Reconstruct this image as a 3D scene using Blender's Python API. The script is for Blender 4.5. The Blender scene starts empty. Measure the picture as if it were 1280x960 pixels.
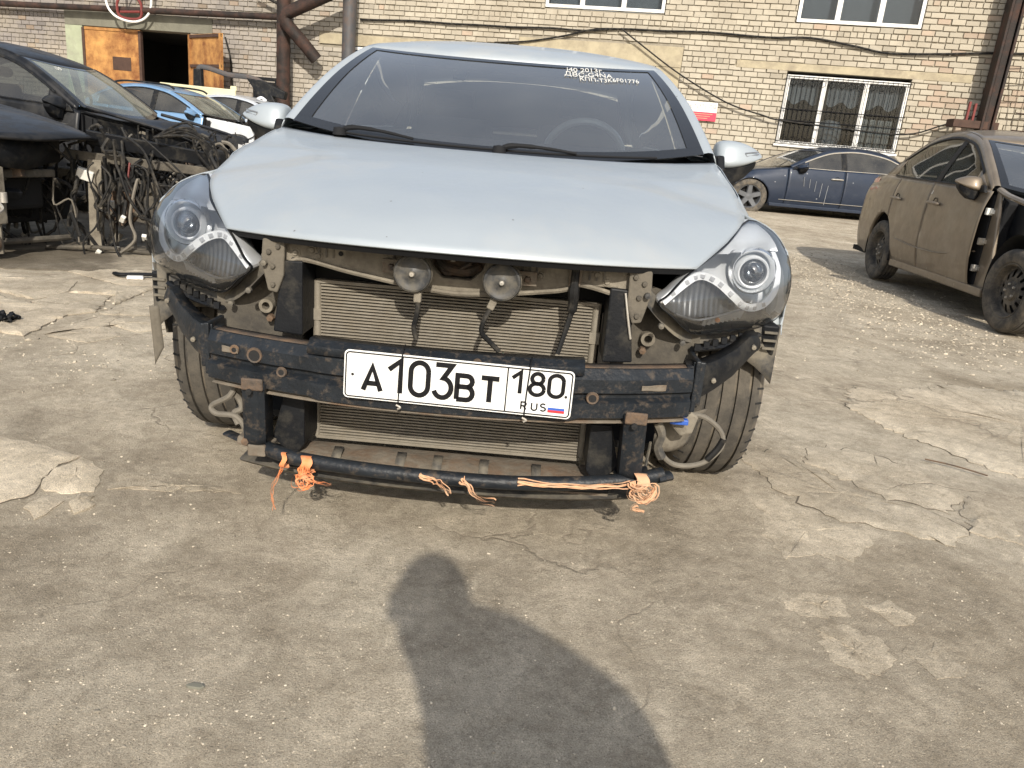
import bpy, bmesh, math, random
import numpy as np
from mathutils import Vector, Matrix
random.seed(7); rng = np.random.default_rng(7)
SC = bpy.context.scene; COL = SC.collection
R = math.radians
# ---------------------------------------------------------------- camera
PITCH, ROLL, CAMH, FPX = .2962, .0985, .956, 961.0
cd = bpy.data.cameras.new('camera'); cam = bpy.data.objects.new('camera', cd); COL.objects.link(cam)
f_ = Vector((0, math.cos(PITCH), -math.sin(PITCH))); r0 = Vector((1, 0, 0)); u0 = r0.cross(f_)
r_ = math.cos(ROLL)*r0 + math.sin(ROLL)*u0; u_ = r_.cross(f_)
mw = Matrix((r_, u_, -f_)).transposed().to_4x4(); mw.translation = Vector((0, 0, CAMH)); cam.matrix_world = mw
cd.sensor_width = 36; cd.lens = FPX/1280*36; cd.clip_start = .01; cd.clip_end = 2000
SC.camera = cam
# ---------------------------------------------------------------- sky, sun, exposure
SUN_EL, SUN_AZ = R(32), R(7)            # azimuth: to the right of straight behind the camera
w = bpy.data.worlds.new('World'); SC.world = w; w.use_nodes = True
nt = w.node_tree; bg = nt.nodes['Background']; sky = nt.nodes.new('ShaderNodeTexSky')
sky.sky_type = 'NISHITA'; sky.sun_disc = False; sky.sun_elevation = SUN_EL; sky.sun_rotation = math.pi - SUN_AZ
sky.air_density = 1.0; sky.dust_density = 3.0; sky.ozone_density = 1.0
veil = nt.nodes.new('ShaderNodeMix'); veil.data_type = 'RGBA'; veil.blend_type = 'ADD'; veil.inputs[0].default_value = 1   # thin even high cloud over the blue
veil.inputs[7].default_value = (3.2, 3.4, 3.65, 1); nt.links.new(sky.outputs[0], veil.inputs[6]); nt.links.new(veil.outputs[2], bg.inputs[0]); bg.inputs[1].default_value = .075
sl = bpy.data.lights.new('sun', 'SUN'); sun = bpy.data.objects.new('sun', sl); COL.objects.link(sun)
sl.energy = 3.6; sl.angle = R(.8); sl.color = (1, .93, .82)
sd = Vector((math.sin(SUN_AZ)*math.cos(SUN_EL), -math.cos(SUN_AZ)*math.cos(SUN_EL), math.sin(SUN_EL)))
sun.rotation_euler = sd.to_track_quat('Z', 'Y').to_euler(); sun.location = (1, -6, 9)
SC.view_settings.view_transform = 'Standard'; SC.view_settings.look = 'None'
SC.view_settings.exposure = .45; SC.view_settings.gamma = 1
# ---------------------------------------------------------------- materials
def srgb(r, g, b):
    t = lambda c: c/12.92 if c <= .04045 else ((c+.055)/1.055)**2.4
    return (t(r/255), t(g/255), t(b/255))
def mat(name, base, rough=.6, metal=0., var=.12, scale=8., bump=0., bscale=60., dirt=None, dirt_amt=0., dscale=3., coat=0., spec=.5, det=6, rvar=.0, tint=False):
    """Principled with noise colour variation, an optional layer of dust or rust with its own shape, fine bump."""
    m = bpy.data.materials.new(name); m.use_nodes = True; n = m.node_tree.nodes; l = m.node_tree.links
    b = n['Principled BSDF']; b.inputs['Metallic'].default_value = metal; b.inputs['Roughness'].default_value = rough
    b.inputs['Coat Weight'].default_value = coat; b.inputs['Coat Roughness'].default_value = .06
    b.inputs['Specular IOR Level'].default_value = spec
    tc = n.new('ShaderNodeTexCoord'); src = tc.outputs['Object']
    nz = n.new('ShaderNodeTexNoise'); nz.inputs['Scale'].default_value = scale; nz.inputs['Detail'].default_value = det; nz.inputs['Roughness'].default_value = .65
    l.new(src, nz.inputs['Vector'])
    rp = n.new('ShaderNodeValToRGB'); rp.color_ramp.elements[0].position = .3; rp.color_ramp.elements[1].position = .7
    rp.color_ramp.elements[0].color = tuple(max(0, c*(1-var)) for c in base)+(1,)
    rp.color_ramp.elements[1].color = tuple(min(1, c*(1+var)) for c in base)+(1,)
    l.new(nz.outputs[0], rp.inputs[0]); col = rp.outputs[0]
    if tint:
        at = n.new('ShaderNodeAttribute'); at.attribute_name = 'tint'
        mx = n.new('ShaderNodeMix'); mx.data_type = 'RGBA'; mx.blend_type = 'MULTIPLY'; mx.inputs[0].default_value = 1
        l.new(col, mx.inputs[6]); l.new(at.outputs['Color'], mx.inputs[7]); col = mx.outputs[2]
    if dirt:
        n2 = n.new('ShaderNodeTexNoise'); n2.inputs['Scale'].default_value = dscale; n2.inputs['Detail'].default_value = 8; n2.inputs['Roughness'].default_value = .7
        l.new(src, n2.inputs['Vector'])
        r2 = n.new('ShaderNodeValToRGB'); c = 1-dirt_amt; r2.color_ramp.elements[0].position = max(0, .25+c*.5-.12); r2.color_ramp.elements[1].position = min(1, .25+c*.5+.12)
        l.new(n2.outputs[0], r2.inputs[0])
        mx = n.new('ShaderNodeMix'); mx.data_type = 'RGBA'; l.new(r2.outputs[0], mx.inputs[0]); l.new(col, mx.inputs[6]); mx.inputs[7].default_value = tuple(dirt)+(1,); col = mx.outputs[2]
        mr = n.new('ShaderNodeMapRange'); mr.inputs[3].default_value = rough; mr.inputs[4].default_value = max(rough, .85); l.new(r2.outputs[0], mr.inputs[0]); l.new(mr.outputs[0], b.inputs['Roughness'])
        if metal > 0:
            mm = n.new('ShaderNodeMapRange'); mm.inputs[3].default_value = metal; mm.inputs[4].default_value = 0; l.new(r2.outputs[0], mm.inputs[0]); l.new(mm.outputs[0], b.inputs['Metallic'])
    l.new(col, b.inputs['Base Color'])
    if bump:
        n3 = n.new('ShaderNodeTexNoise'); n3.inputs['Scale'].default_value = bscale; n3.inputs['Detail'].default_value = 8; l.new(src, n3.inputs['Vector'])
        bp = n.new('ShaderNodeBump'); bp.inputs['Strength'].default_value = bump; bp.inputs['Distance'].default_value = .01; l.new(n3.outputs[0], bp.inputs['Height']); l.new(bp.outputs[0], b.inputs['Normal'])
    return m
def glass_mat(name, tint, alpha, rough=.02, dust=.0, spec=1.0, dcol=(.35, .33, .28)):
    """thin sheet glass: see-through tint + Fresnel reflection + a film of dust"""
    m = bpy.data.materials.new(name); m.use_nodes = True; n = m.node_tree.nodes; l = m.node_tree.links; n.clear()
    out = n.new('ShaderNodeOutputMaterial'); tr = n.new('ShaderNodeBsdfTransparent'); tr.inputs[0].default_value = tuple(tint)+(1,)
    gl = n.new('ShaderNodeBsdfGlossy'); gl.inputs['Roughness'].default_value = rough; gl.inputs[0].default_value = (1, 1, 1, 1)
    fr = n.new('ShaderNodeFresnel'); fr.inputs[0].default_value = 1.5
    ma = n.new('ShaderNodeMath'); ma.operation = 'MULTIPLY_ADD'; ma.inputs[1].default_value = spec; ma.inputs[2].default_value = alpha; l.new(fr.outputs[0], ma.inputs[0])
    mx = n.new('ShaderNodeMixShader'); l.new(ma.outputs[0], mx.inputs[0]); l.new(tr.outputs[0], mx.inputs[1]); l.new(gl.outputs[0], mx.inputs[2])
    res = mx.outputs[0]
    if dust:
        df = n.new('ShaderNodeBsdfDiffuse'); df.inputs[0].default_value = tuple(dcol)+(1,)
        tc = n.new('ShaderNodeTexCoord'); nz = n.new('ShaderNodeTexNoise'); nz.inputs['Scale'].default_value = 3.5; nz.inputs['Detail'].default_value = 7
        l.new(tc.outputs['Object'], nz.inputs['Vector'])
        mr = n.new('ShaderNodeMapRange'); mr.inputs[1].default_value = .3; mr.inputs[2].default_value = .75; mr.inputs[3].default_value = dust*.35; mr.inputs[4].default_value = dust; l.new(nz.outputs[0], mr.inputs[0])
        m2 = n.new('ShaderNodeMixShader'); l.new(mr.outputs[0], m2.inputs[0]); l.new(res, m2.inputs[1]); l.new(df.outputs[0], m2.inputs[2]); res = m2.outputs[0]
    l.new(res, out.inputs[0]); return m
DUST = (.26, .225, .17); RUST = (.17, .075, .03)
M = {}
M['silver'] = mat('silver_paint', (.36, .40, .43), .48, .22, .015, 2, coat=.2, dirt=(.37, .38, .375), dirt_amt=.3, dscale=1.6)
M['black_paint'] = mat('black_paint', (.007, .008, .010), .42, .0, .1, 3, coat=.12, dirt=(.035, .034, .033), dirt_amt=.3, dscale=5, spec=.3)
M['blue_paint'] = mat('light_blue_paint', (.19, .33, .52), .3, .35, .05, 3, coat=.6, dirt=(.3, .3, .27), dirt_amt=.2)
M['navy_paint'] = mat('navy_paint', (.006, .015, .036), .28, .1, .05, 3, coat=.5, dirt=(.03, .038, .055), dirt_amt=.16, dscale=5)
M['brown_paint'] = mat('brown_paint', (.185, .148, .106), .36, .4, .06, 3, coat=.5, dirt=(.19, .16, .118), dirt_amt=.33, dscale=3)
M['white_paint'] = mat('pale_paint', (.62, .65, .69), .3, .4, .04, 3, coat=.6, dirt=(.4, .38, .33), dirt_amt=.25)
M['yellow_paint'] = mat('cream_paint', (.55, .52, .33), .5, 0, .06, 3)
M['blackmetal'] = mat('painted_black_steel', (.013, .016, .020), .45, 0, .3, 14, bump=.2, bscale=90, dirt=(.10, .076, .054), dirt_amt=.20, dscale=42, spec=.3)
M['rustmetal'] = mat('rusty_black_steel', (.05, .045, .04), .7, .1, .35, 22, bump=.3, bscale=90, dirt=(.14, .09, .055), dirt_amt=.5, dscale=14)
M['dustmetal'] = mat('dusty_steel', (.20, .178, .14), .85, 0, .28, 12, bump=.2, bscale=70, dirt=(.10, .085, .065), dirt_amt=.36, dscale=16)
M['rustdust'] = mat('rust_and_dust', (.145, .124, .096), .9, 0, .3, 18, bump=.35, bscale=70, dirt=(.13, .082, .05), dirt_amt=.36, dscale=13)
M['plastic'] = mat('black_plastic', (.009, .010, .012), .5, 0, .25, 8, bump=.1, bscale=120, dirt=(.05, .046, .038), dirt_amt=.26, dscale=14, spec=.2)
M['dustplastic'] = mat('dusty_plastic', (.04, .04, .04), .7, 0, .3, 10, dirt=(.17, .15, .115), dirt_amt=.5, dscale=12)
M['rubber'] = mat('tyre_rubber', (.045, .042, .038), .85, 0, .2, 15, bump=.1, bscale=150, dirt=(.16, .135, .10), dirt_amt=.42, dscale=9)
M['tread'] = mat('dusty_tread', (.062, .056, .047), .95, 0, .25, 20, bump=.15, bscale=160, dirt=(.105, .092, .073), dirt_amt=.36, dscale=10)
M['fin'] = mat('condenser_aluminium', (.235, .212, .172), .6, .25, .2, 30, dirt=(.19, .165, .125), dirt_amt=.45, dscale=12)
M['alu'] = mat('dull_aluminium', (.44, .42, .38), .5, .6, .15, 12, dirt=(.3, .26, .2), dirt_amt=.4, dscale=10)
M['chrome'] = mat('bright_reflector', (.82, .83, .84), .16, 1., .03, 6)
M['frost'] = mat('satin_light_guide', (.80, .82, .84), .35, .15, .04, 20)
M['greyplastic'] = mat('grey_reflector_plastic', (.30, .31, .33), .35, .55, .12, 8)
M['darkbowl'] = mat('dark_lamp_bowl', (.13, .137, .148), .35, .35, .15, 8); M['lampgrey'] = mat('light_lamp_inside', (.66, .68, .70), .4, .3, .08, 8)
M['whiteplate'] = mat('white_plate', (.80, .80, .78), .4, 0, .04, 20, dirt=(.5, .47, .41), dirt_amt=.22, dscale=18)
M['ink'] = mat('black_ink', (.010, .010, .011), .6, 0, .1, 20, spec=.12)
M['flagwhite'] = mat('flag_white', (.75, .75, .75), .5); M['flagblue'] = mat('flag_blue', (.03, .10, .42), .5); M['flagred'] = mat('flag_red', (.52, .03, .035), .5)
M['orange'] = mat('orange_ribbon', (.80, .24, .075), .65, 0, .2, 30, dirt=(.55, .3, .17), dirt_amt=.4, dscale=20)
M['paleorange'] = mat('faded_orange_ribbon', (.66, .36, .20), .75, 0, .2, 30, dirt=(.42, .3, .2), dirt_amt=.45, dscale=20)
M['wire'] = mat('cable_black', (.012, .012, .012), .6, 0, .3, 20, dirt=(.085, .075, .06), dirt_amt=.3, dscale=15, spec=.2)
M['greywire'] = mat('cable_dusty_grey', (.15, .135, .11), .8, 0, .2, 20)
M['redplastic'] = mat('red_plastic', (.16, .025, .022), .6); M['whiteplastic'] = mat('white_plastic', (.66, .65, .6), .5, 0, .1, 20)
M['interior'] = mat('dark_interior', (.014, .0145, .016), .8, spec=.2); M['seat'] = mat('seat_cloth', (.05, .05, .052), .9)
M['dark'] = mat('dark_parts_and_shade', (.012, .012, .012), .9)  # near black for dark parts, also painted in as shade inside openings
M['amber'] = mat('amber_bulb', (.75, .25, .04), .3); M['redlamp'] = mat('tail_lamp_red', (.30, .015, .015), .2, coat=.6)
M['brick'] = mat('silicate_brick', (.425, .387, .312), .9, 0, .10, 5, bump=.25, bscale=60, tint=True, dirt=(.33, .29, .225), dirt_amt=.36, dscale=.55)
M['mortar'] = mat('mortar', (.27, .242, .192), .95, 0, .25, 9, bump=.5, bscale=40)
M['lintel'] = mat('concrete_lintel', (.40, .35, .245), .95, 0, .14, 4, bump=.4, bscale=30, dirt=(.27, .23, .17), dirt_amt=.35, dscale=3)
M['greyconcrete'] = mat('grey_concrete', (.17, .165, .13), .95, 0, .2, 3, bump=.4, bscale=30)
M['greenplaster'] = mat('pale_green_plaster', (.33, .36, .25), .9, 0, .12, 4, dirt=(.25, .25, .2), dirt_amt=.35)
M['pvc'] = mat('white_window_frame', (.78, .78, .76), .4, 0, .05, 6, dirt=(.5, .47, .42), dirt_amt=.3)
M['curtain'] = mat('pale_blind', (.50, .52, .54), .9, 0, .1, 10)
M['pipe'] = mat('dark_rusty_pipe', (.024, .019, .017), .65, .1, .35, 4, bump=.3, bscale=30, dirt=(.075, .040, .030), dirt_amt=.38, dscale=3, spec=.3)
M['greypipe'] = mat('grey_painted_pipe', (.07, .07, .074), .55, .2, .15, 4, dirt=(.12, .08, .06), dirt_amt=.3)
M['doorpaint'] = mat('ochre_door_paint', (.50, .26, .08), .7, 0, .25, 3, bump=.2, bscale=20, dirt=(.17, .06, .018), dirt_amt=.5, dscale=1.6)
M['dimmetal'] = mat('dim_dusty_steel', (.10, .088, .068), .9, 0, .35, 14, bump=.3, bscale=60, dirt=(.05, .045, .038), dirt_amt=.45, dscale=9)
M['flute'] = mat('dark_fluted_reflector', (.11, .115, .12), .3, .6, .1, 30)
M['hornface'] = mat('dusty_horn_face', (.035, .036, .037), .5, 0, .3, 30, dirt=(.12, .108, .085), dirt_amt=.4, dscale=25)
M['ledseg'] = mat('led_window', (.42, .43, .45), .3, .2, .1, 40)
M['sideplate'] = mat('dim_side_plate', (.145, .128, .10), .9, 0, .3, 16, bump=.3, bscale=60, dirt=(.07, .062, .05), dirt_amt=.42, dscale=16)
M['clearglass'] = glass_mat('clear_side_glass', (.80, .84, .82), .03, .02, dust=.06)
M['brownglass'] = glass_mat('dusty_side_glass', (.42, .44, .42), .03, .02, dust=.26, dcol=(.16, .145, .10), spec=.8)
M['rustdark'] = mat('dark_rust', (.06, .032, .022), .8, 0, .3, 8)
M['slab'] = mat('concrete_slab', (.385, .345, .27), .95, 0, .16, 6, bump=.8, bscale=45, dirt=(.33, .288, .222), dirt_amt=.5, dscale=6, det=10)
M['paleslab'] = mat('pale_concrete', (.45, .405, .315), .95, 0, .16, 7, bump=.8, bscale=40, dirt=(.35, .305, .235), dirt_amt=.47, dscale=9, det=10)
M['stone'] = mat('pale_gravel', (.43, .39, .32), .95, 0, .2, 30, tint=True)
M['signwhite'] = mat('sign_white', (.80, .78, .74), .5); M['signred'] = mat('sign_red', (.60, .045, .09), .5)
M['skin'] = mat('skin', (.45, .27, .19), .6); M['cloth'] = mat('dark_jacket', (.03, .035, .05), .9); M['jeans'] = mat('blue_jeans', (.05, .07, .12), .9)
M['glass_ws'] = glass_mat('windscreen_glass', (.55, .61, .625), .19, .04, dust=.13, spec=1.1, dcol=(.30, .31, .31))  # raised film and fixed reflectance also stand in for a brighter sky reflection
M['glass_side'] = glass_mat('side_glass', (.40, .44, .43), .04, .02, dust=.12)
M['glass_dust'] = glass_mat('dusty_windscreen', (.62, .74, .72), .05, .03, dust=.5, dcol=(.36, .37, .31))
M['glass_dark'] = glass_mat('tinted_glass', (.16, .17, .18), .04, .02, dust=.16)
M['glass_house'] = glass_mat('window_glass', (.55, .58, .6), .015, .01, dust=.01, spec=.35)
M['lens'] = glass_mat('lamp_cover', (.93, .94, .95), .03, .03, dust=.05, dcol=(.6, .6, .58))
M['projlens'] = glass_mat('projector_lens', (.30, .32, .34), .10, .05)
M['frit'] = mat('black_glass_border', (.012, .013, .015), .12, 0, .1, 5, coat=.3)

def chips(m, scale, col, keep):
    """small stone chips and dirt spots in a paint"""
    n = m.node_tree.nodes; l = m.node_tree.links; b = n['Principled BSDF']; src = b.inputs['Base Color'].links[0].from_socket
    tc = n.new('ShaderNodeTexCoord'); v = n.new('ShaderNodeTexVoronoi'); v.inputs['Scale'].default_value = scale; l.new(tc.outputs['Object'], v.inputs['Vector'])
    a = n.new('ShaderNodeMath'); a.operation = 'LESS_THAN'; a.inputs[1].default_value = .13; l.new(v.outputs['Distance'], a.inputs[0])
    s = n.new('ShaderNodeSeparateColor'); l.new(v.outputs['Color'], s.inputs[0]); c = n.new('ShaderNodeMath'); c.operation = 'GREATER_THAN'; c.inputs[1].default_value = keep; l.new(s.outputs[0], c.inputs[0])
    k = n.new('ShaderNodeMath'); k.operation = 'MULTIPLY'; l.new(a.outputs[0], k.inputs[0]); l.new(c.outputs[0], k.inputs[1])
    mx = n.new('ShaderNodeMix'); mx.data_type = 'RGBA'; l.new(k.outputs[0], mx.inputs[0]); l.new(src, mx.inputs[6]); mx.inputs[7].default_value = tuple(col)+(1,); l.new(mx.outputs[2], b.inputs['Base Color'])
    z = n.new('ShaderNodeTexNoise'); z.inputs['Scale'].default_value = 9; z.inputs['Detail'].default_value = 9; z.inputs['Roughness'].default_value = .7; l.new(tc.outputs['Object'], z.inputs['Vector'])
    mr = n.new('ShaderNodeMapRange'); mr.inputs[1].default_value = .3; mr.inputs[2].default_value = .7; mr.inputs[3].default_value = .34; mr.inputs[4].default_value = .62; l.new(z.outputs[0], mr.inputs[0]); l.new(mr.outputs[0], b.inputs['Roughness'])
chips(M['silver'], 40, (.16, .16, .16), .975); chips(M['brown_paint'], 14, (.26, .23, .18), .8); chips(M['navy_paint'], 10, (.2, .21, .23), .85)
# ---------------------------------------------------------------- mesh helpers
class MB:
    def __init__(s): s.v = []; s.f = []; s.t = []
    def add(s, vs, fs, tint=None):
        o = len(s.v); s.v += [tuple(map(float, v)) for v in vs]; s.f += [tuple(i+o for i in f) for f in fs]
        s.t += [tint]*len(fs); return s
    def box(s, c, d, rot=None, taper=1., tint=None):
        a = [(x*d[0]/2*(taper if z > 0 else 1), y*d[1]/2*(taper if z > 0 else 1), z*d[2]/2) for z in (-1, 1) for y in (-1, 1) for x in (-1, 1)]
        if rot is not None:
            from mathutils import Euler
            e = Euler(rot).to_matrix() if not isinstance(rot, Matrix) else rot
            a = [e @ Vector(p) for p in a]
        return s.add([(p[0]+c[0], p[1]+c[1], p[2]+c[2]) for p in a], [(0, 2, 3, 1), (4, 5, 7, 6), (0, 1, 5, 4), (2, 6, 7, 3), (0, 4, 6, 2), (1, 3, 7, 5)], tint)
    def prism(s, poly, axis, a, b):
        """poly: 2-D outline; axis 'x': (y,z), 'y': (x,z), 'z': (x,y); extruded from a to b"""
        def p3(p, t): return {'x': (t, p[0], p[1]), 'y': (p[0], t, p[1]), 'z': (p[0], p[1], t)}[axis]
        n = len(poly); vs = [p3(p, a) for p in poly]+[p3(p, b) for p in poly]
        fs = [tuple(range(n-1, -1, -1)), tuple(range(n, 2*n))]+[(i, (i+1) % n, n+(i+1) % n, n+i) for i in range(n)]
        return s.add(vs, fs)
    def tube(s, pts, r, seg=8, smooth=True, cap=True, flat=1.):
        pts = [Vector(p) for p in pts]
        if smooth and len(pts) > 2: pts = [Vector(p) for p in cr(pts, 5)]
        n = len(pts); vs = []; up = None
        for i, p in enumerate(pts):
            t = (pts[min(i+1, n-1)]-pts[max(i-1, 0)]).normalized()
            if up is None: up = Vector((0, 0, 1)) if abs(t.z) < .9 else Vector((0, 1, 0))
            a = t.cross(up)
            if a.length < 1e-4: a = t.cross(Vector((1, .3, 0)))
            a.normalize(); b = a.cross(t).normalized(); up = b
            rr = r[i*len(r)//n] if isinstance(r, (list, tuple)) else r
            for k in range(seg):
                q = 2*math.pi*k/seg; vs.append(p+a*math.cos(q)*rr+b*math.sin(q)*rr*flat)
        fs = [(i*seg+k, i*seg+(k+1) % seg, (i+1)*seg+(k+1) % seg, (i+1)*seg+k) for i in range(n-1) for k in range(seg)]
        if cap: fs += [tuple(range(seg-1, -1, -1)), tuple((n-1)*seg+k for k in range(seg))]
        return s.add(vs, fs)
    def lathe(s, prof, c, axis='y', seg=32, skip=None, a0=0., a1=2*math.pi):
        """prof: (radius, offset along axis)"""
        n = len(prof); vs = []; full = abs(a1-a0-2*math.pi) < 1e-6; m = seg if full else seg+1
        for k in range(m):
            q = a0+(a1-a0)*k/seg
            for r, h in prof:
                ca, sa = r*math.cos(q), r*math.sin(q)
                vs.append({'y': (c[0]+ca, c[1]+h, c[2]+sa), 'x': (c[0]+h, c[1]+ca, c[2]+sa), 'z': (c[0]+ca, c[1]+sa, c[2]+h)}[axis])
        fs = [(k*n+i, k*n+i+1, ((k+1) % m)*n+i+1, ((k+1) % m)*n+i) for k in range(seg) for i in range(n-1) if not (skip and skip(k, i))]
        return s.add(vs, fs)
    def grid(s, P, flip=False):
        """P: rows x cols x 3"""
        P = np.asarray(P, float); a, b = P.shape[:2]
        fs = [(i*b+j, i*b+j+1, (i+1)*b+j+1, (i+1)*b+j) for i in range(a-1) for j in range(b-1)]
        if flip: fs = [f[::-1] for f in fs]
        return s.add(P.reshape(-1, 3), fs)
    def strip(s, pts, w, side, nrm=(0, 0, 0)):
        """flat ribbon along pts, width w in direction side"""
        side = Vector(side); vs = []
        for p in pts: p = Vector(p); vs += [p-side*w/2, p+side*w/2]
        return s.add(vs, [(2*i, 2*i+1, 2*i+3, 2*i+2) for i in range(len(pts)-1)])
def cr(pts, k):
    pts = [np.array(p, float) for p in pts]; out = []
    for i in range(len(pts)-1):
        p0 = pts[max(i-1, 0)]; p1 = pts[i]; p2 = pts[i+1]; p3 = pts[min(i+2, len(pts)-1)]
        for j in range(k):
            t = j/k; out.append(.5*((2*p1)+(-p0+p2)*t+(2*p0-5*p1+4*p2-p3)*t*t+(-p0+3*p1-3*p2+p3)*t**3))
    out.append(pts[-1]); return out
def crf(xs, ys):
    """monotone-ish smooth interpolation (Catmull-Rom tangents) of ys over xs"""
    xs = np.array(xs, float); ys = np.array(ys, float)
    m = np.gradient(ys, xs)
    def f(x):
        x = np.clip(np.asarray(x, float), xs[0], xs[-1]); i = np.clip(np.searchsorted(xs, x, 'right')-1, 0, len(xs)-2)
        h = xs[i+1]-xs[i]; t = (x-xs[i])/h
        return (2*t**3-3*t**2+1)*ys[i]+(t**3-2*t**2+t)*h*m[i]+(-2*t**3+3*t**2)*ys[i+1]+(t**3-t**2)*h*m[i+1]
    return f
def obj(name, mb, m, parent=None, smooth=True, ang=40, solid=0., bevel=0., sub=0, label=None, kind=None):
    me = bpy.data.meshes.new(name); me.from_pydata(mb.v, [], mb.f)
    ms = m if isinstance(m, (list, tuple)) else [m]
    for x in ms: me.materials.append(M[x] if isinstance(x, str) else x)
    if any(t is not None for t in mb.t):
        ca = me.color_attributes.new('tint', 'FLOAT_COLOR', 'CORNER'); arr = []
        for f, t in zip(mb.f, mb.t): arr += list((t or (1, 1, 1))+(1,))*len(f)
        ca.data.foreach_set('color', arr)
    bm = bmesh.new(); bm.from_mesh(me); bmesh.ops.recalc_face_normals(bm, faces=bm.faces) if smooth is not None and len(bm.faces) < 60000 else None
    bm.to_mesh(me); bm.free()
    if smooth: me.shade_smooth(); me.set_sharp_from_angle(angle=R(ang))
    o = bpy.data.objects.new(name, me); COL.objects.link(o)
    if parent: o.parent = parent
    if solid: x = o.modifiers.new('solid', 'SOLIDIFY'); x.thickness = solid; x.offset = -1
    if bevel: x = o.modifiers.new('bevel', 'BEVEL'); x.width = bevel; x.segments = 2; x.limit_method = 'ANGLE'
    if sub: x = o.modifiers.new('sub', 'SUBSURF'); x.levels = sub; x.render_levels = sub
    if label: o['label'] = label
    if kind: o['kind'] = kind
    return o
def tag(o, label, cat, group=None):
    o['label'] = label; o['category'] = cat
    if group: o['group'] = group
    return o
def thing(name, label, cat, loc=(0, 0, 0), rot=(0, 0, 0), group=None):
    o = bpy.data.objects.new(name, None); COL.objects.link(o); o.location = loc; o.rotation_euler = rot
    return tag(o, label, cat, group)
def dup(root, name=None):
    r = root.copy(); COL.objects.link(r)
    for ch in list(root.children):
        c = ch.copy(); COL.objects.link(c); c.parent = r; c.matrix_parent_inverse = ch.matrix_parent_inverse
        for g in ch.children:
            d = g.copy(); COL.objects.link(d); d.parent = c
    return r
# ================================================================ GROUND
def sstep(a, b, x):
    t = np.clip((x-a)/(b-a), 0, 1); return t*t*(3-2*t)
def fbm(x, y, sc, seed=0, oct=4):
    v = 0; amp = 1.
    for o in range(oct):
        r = np.random.default_rng(seed*17+o); ph = r.uniform(0, 6.28, 6); an = r.uniform(0, 3.14, 3)
        for k in range(3):
            v = v+amp*np.sin(sc*(np.cos(an[k])*x+np.sin(an[k])*y)+ph[k]+1.3*np.sin(sc*.7*(np.cos(an[k]+1.2)*x+np.sin(an[k]+1.2)*y)+ph[k+3]))
        amp *= .5; sc *= 2.1
    return v/4
def ground_h(x, y):
    x = np.asarray(x, float); y = np.asarray(y, float)
    h = .22*sstep(8.5, 15, y)*sstep(-6, 1, x)
    d = np.clip((np.hypot(x, y)-.5)/3, 0, 1)
    h = h+.010*fbm(x, y, 1.6, 3)*sstep(20, 8, np.hypot(x, y)) + .0035*fbm(x, y, 9, 5, 3)*sstep(9, 4, np.hypot(x, y))
    for cx, cy, hh in [(.70, 2.40, .016), (-.93, 2.40, -.006)]:      # under the two front wheels
        k = np.exp(-((x-cx)**2+(y-cy)**2)/.10); h = h*(1-k)+hh*k
    for cx, cy in [(3.4, 5.55), (3.7, 8.05), (5.0, 5.55)]:
        k = np.exp(-((x-cx)**2+(y-cy)**2)/.10); h = h*(1-k)
    return h
def axis_pts(lo, hi, step, far):
    a = list(np.arange(lo, hi+1e-6, step)); s = step
    L = lo; out = []
    while L > -far: s *= 1.35; L -= s; out.append(L)
    s = step; H = hi; out2 = []
    while H < far: s *= 1.35; H += s; out2.append(H)
    return np.array(out[::-1]+a+out2)
gx = axis_pts(-3.2, 4.2, .045, 300); gy = axis_pts(.6, 7.5, .045, 300)
XX, YY = np.meshgrid(gx, gy); ZZ = ground_h(XX, YY)
mb = MB(); mb.grid(np.stack([XX, YY, ZZ], -1))
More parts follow.
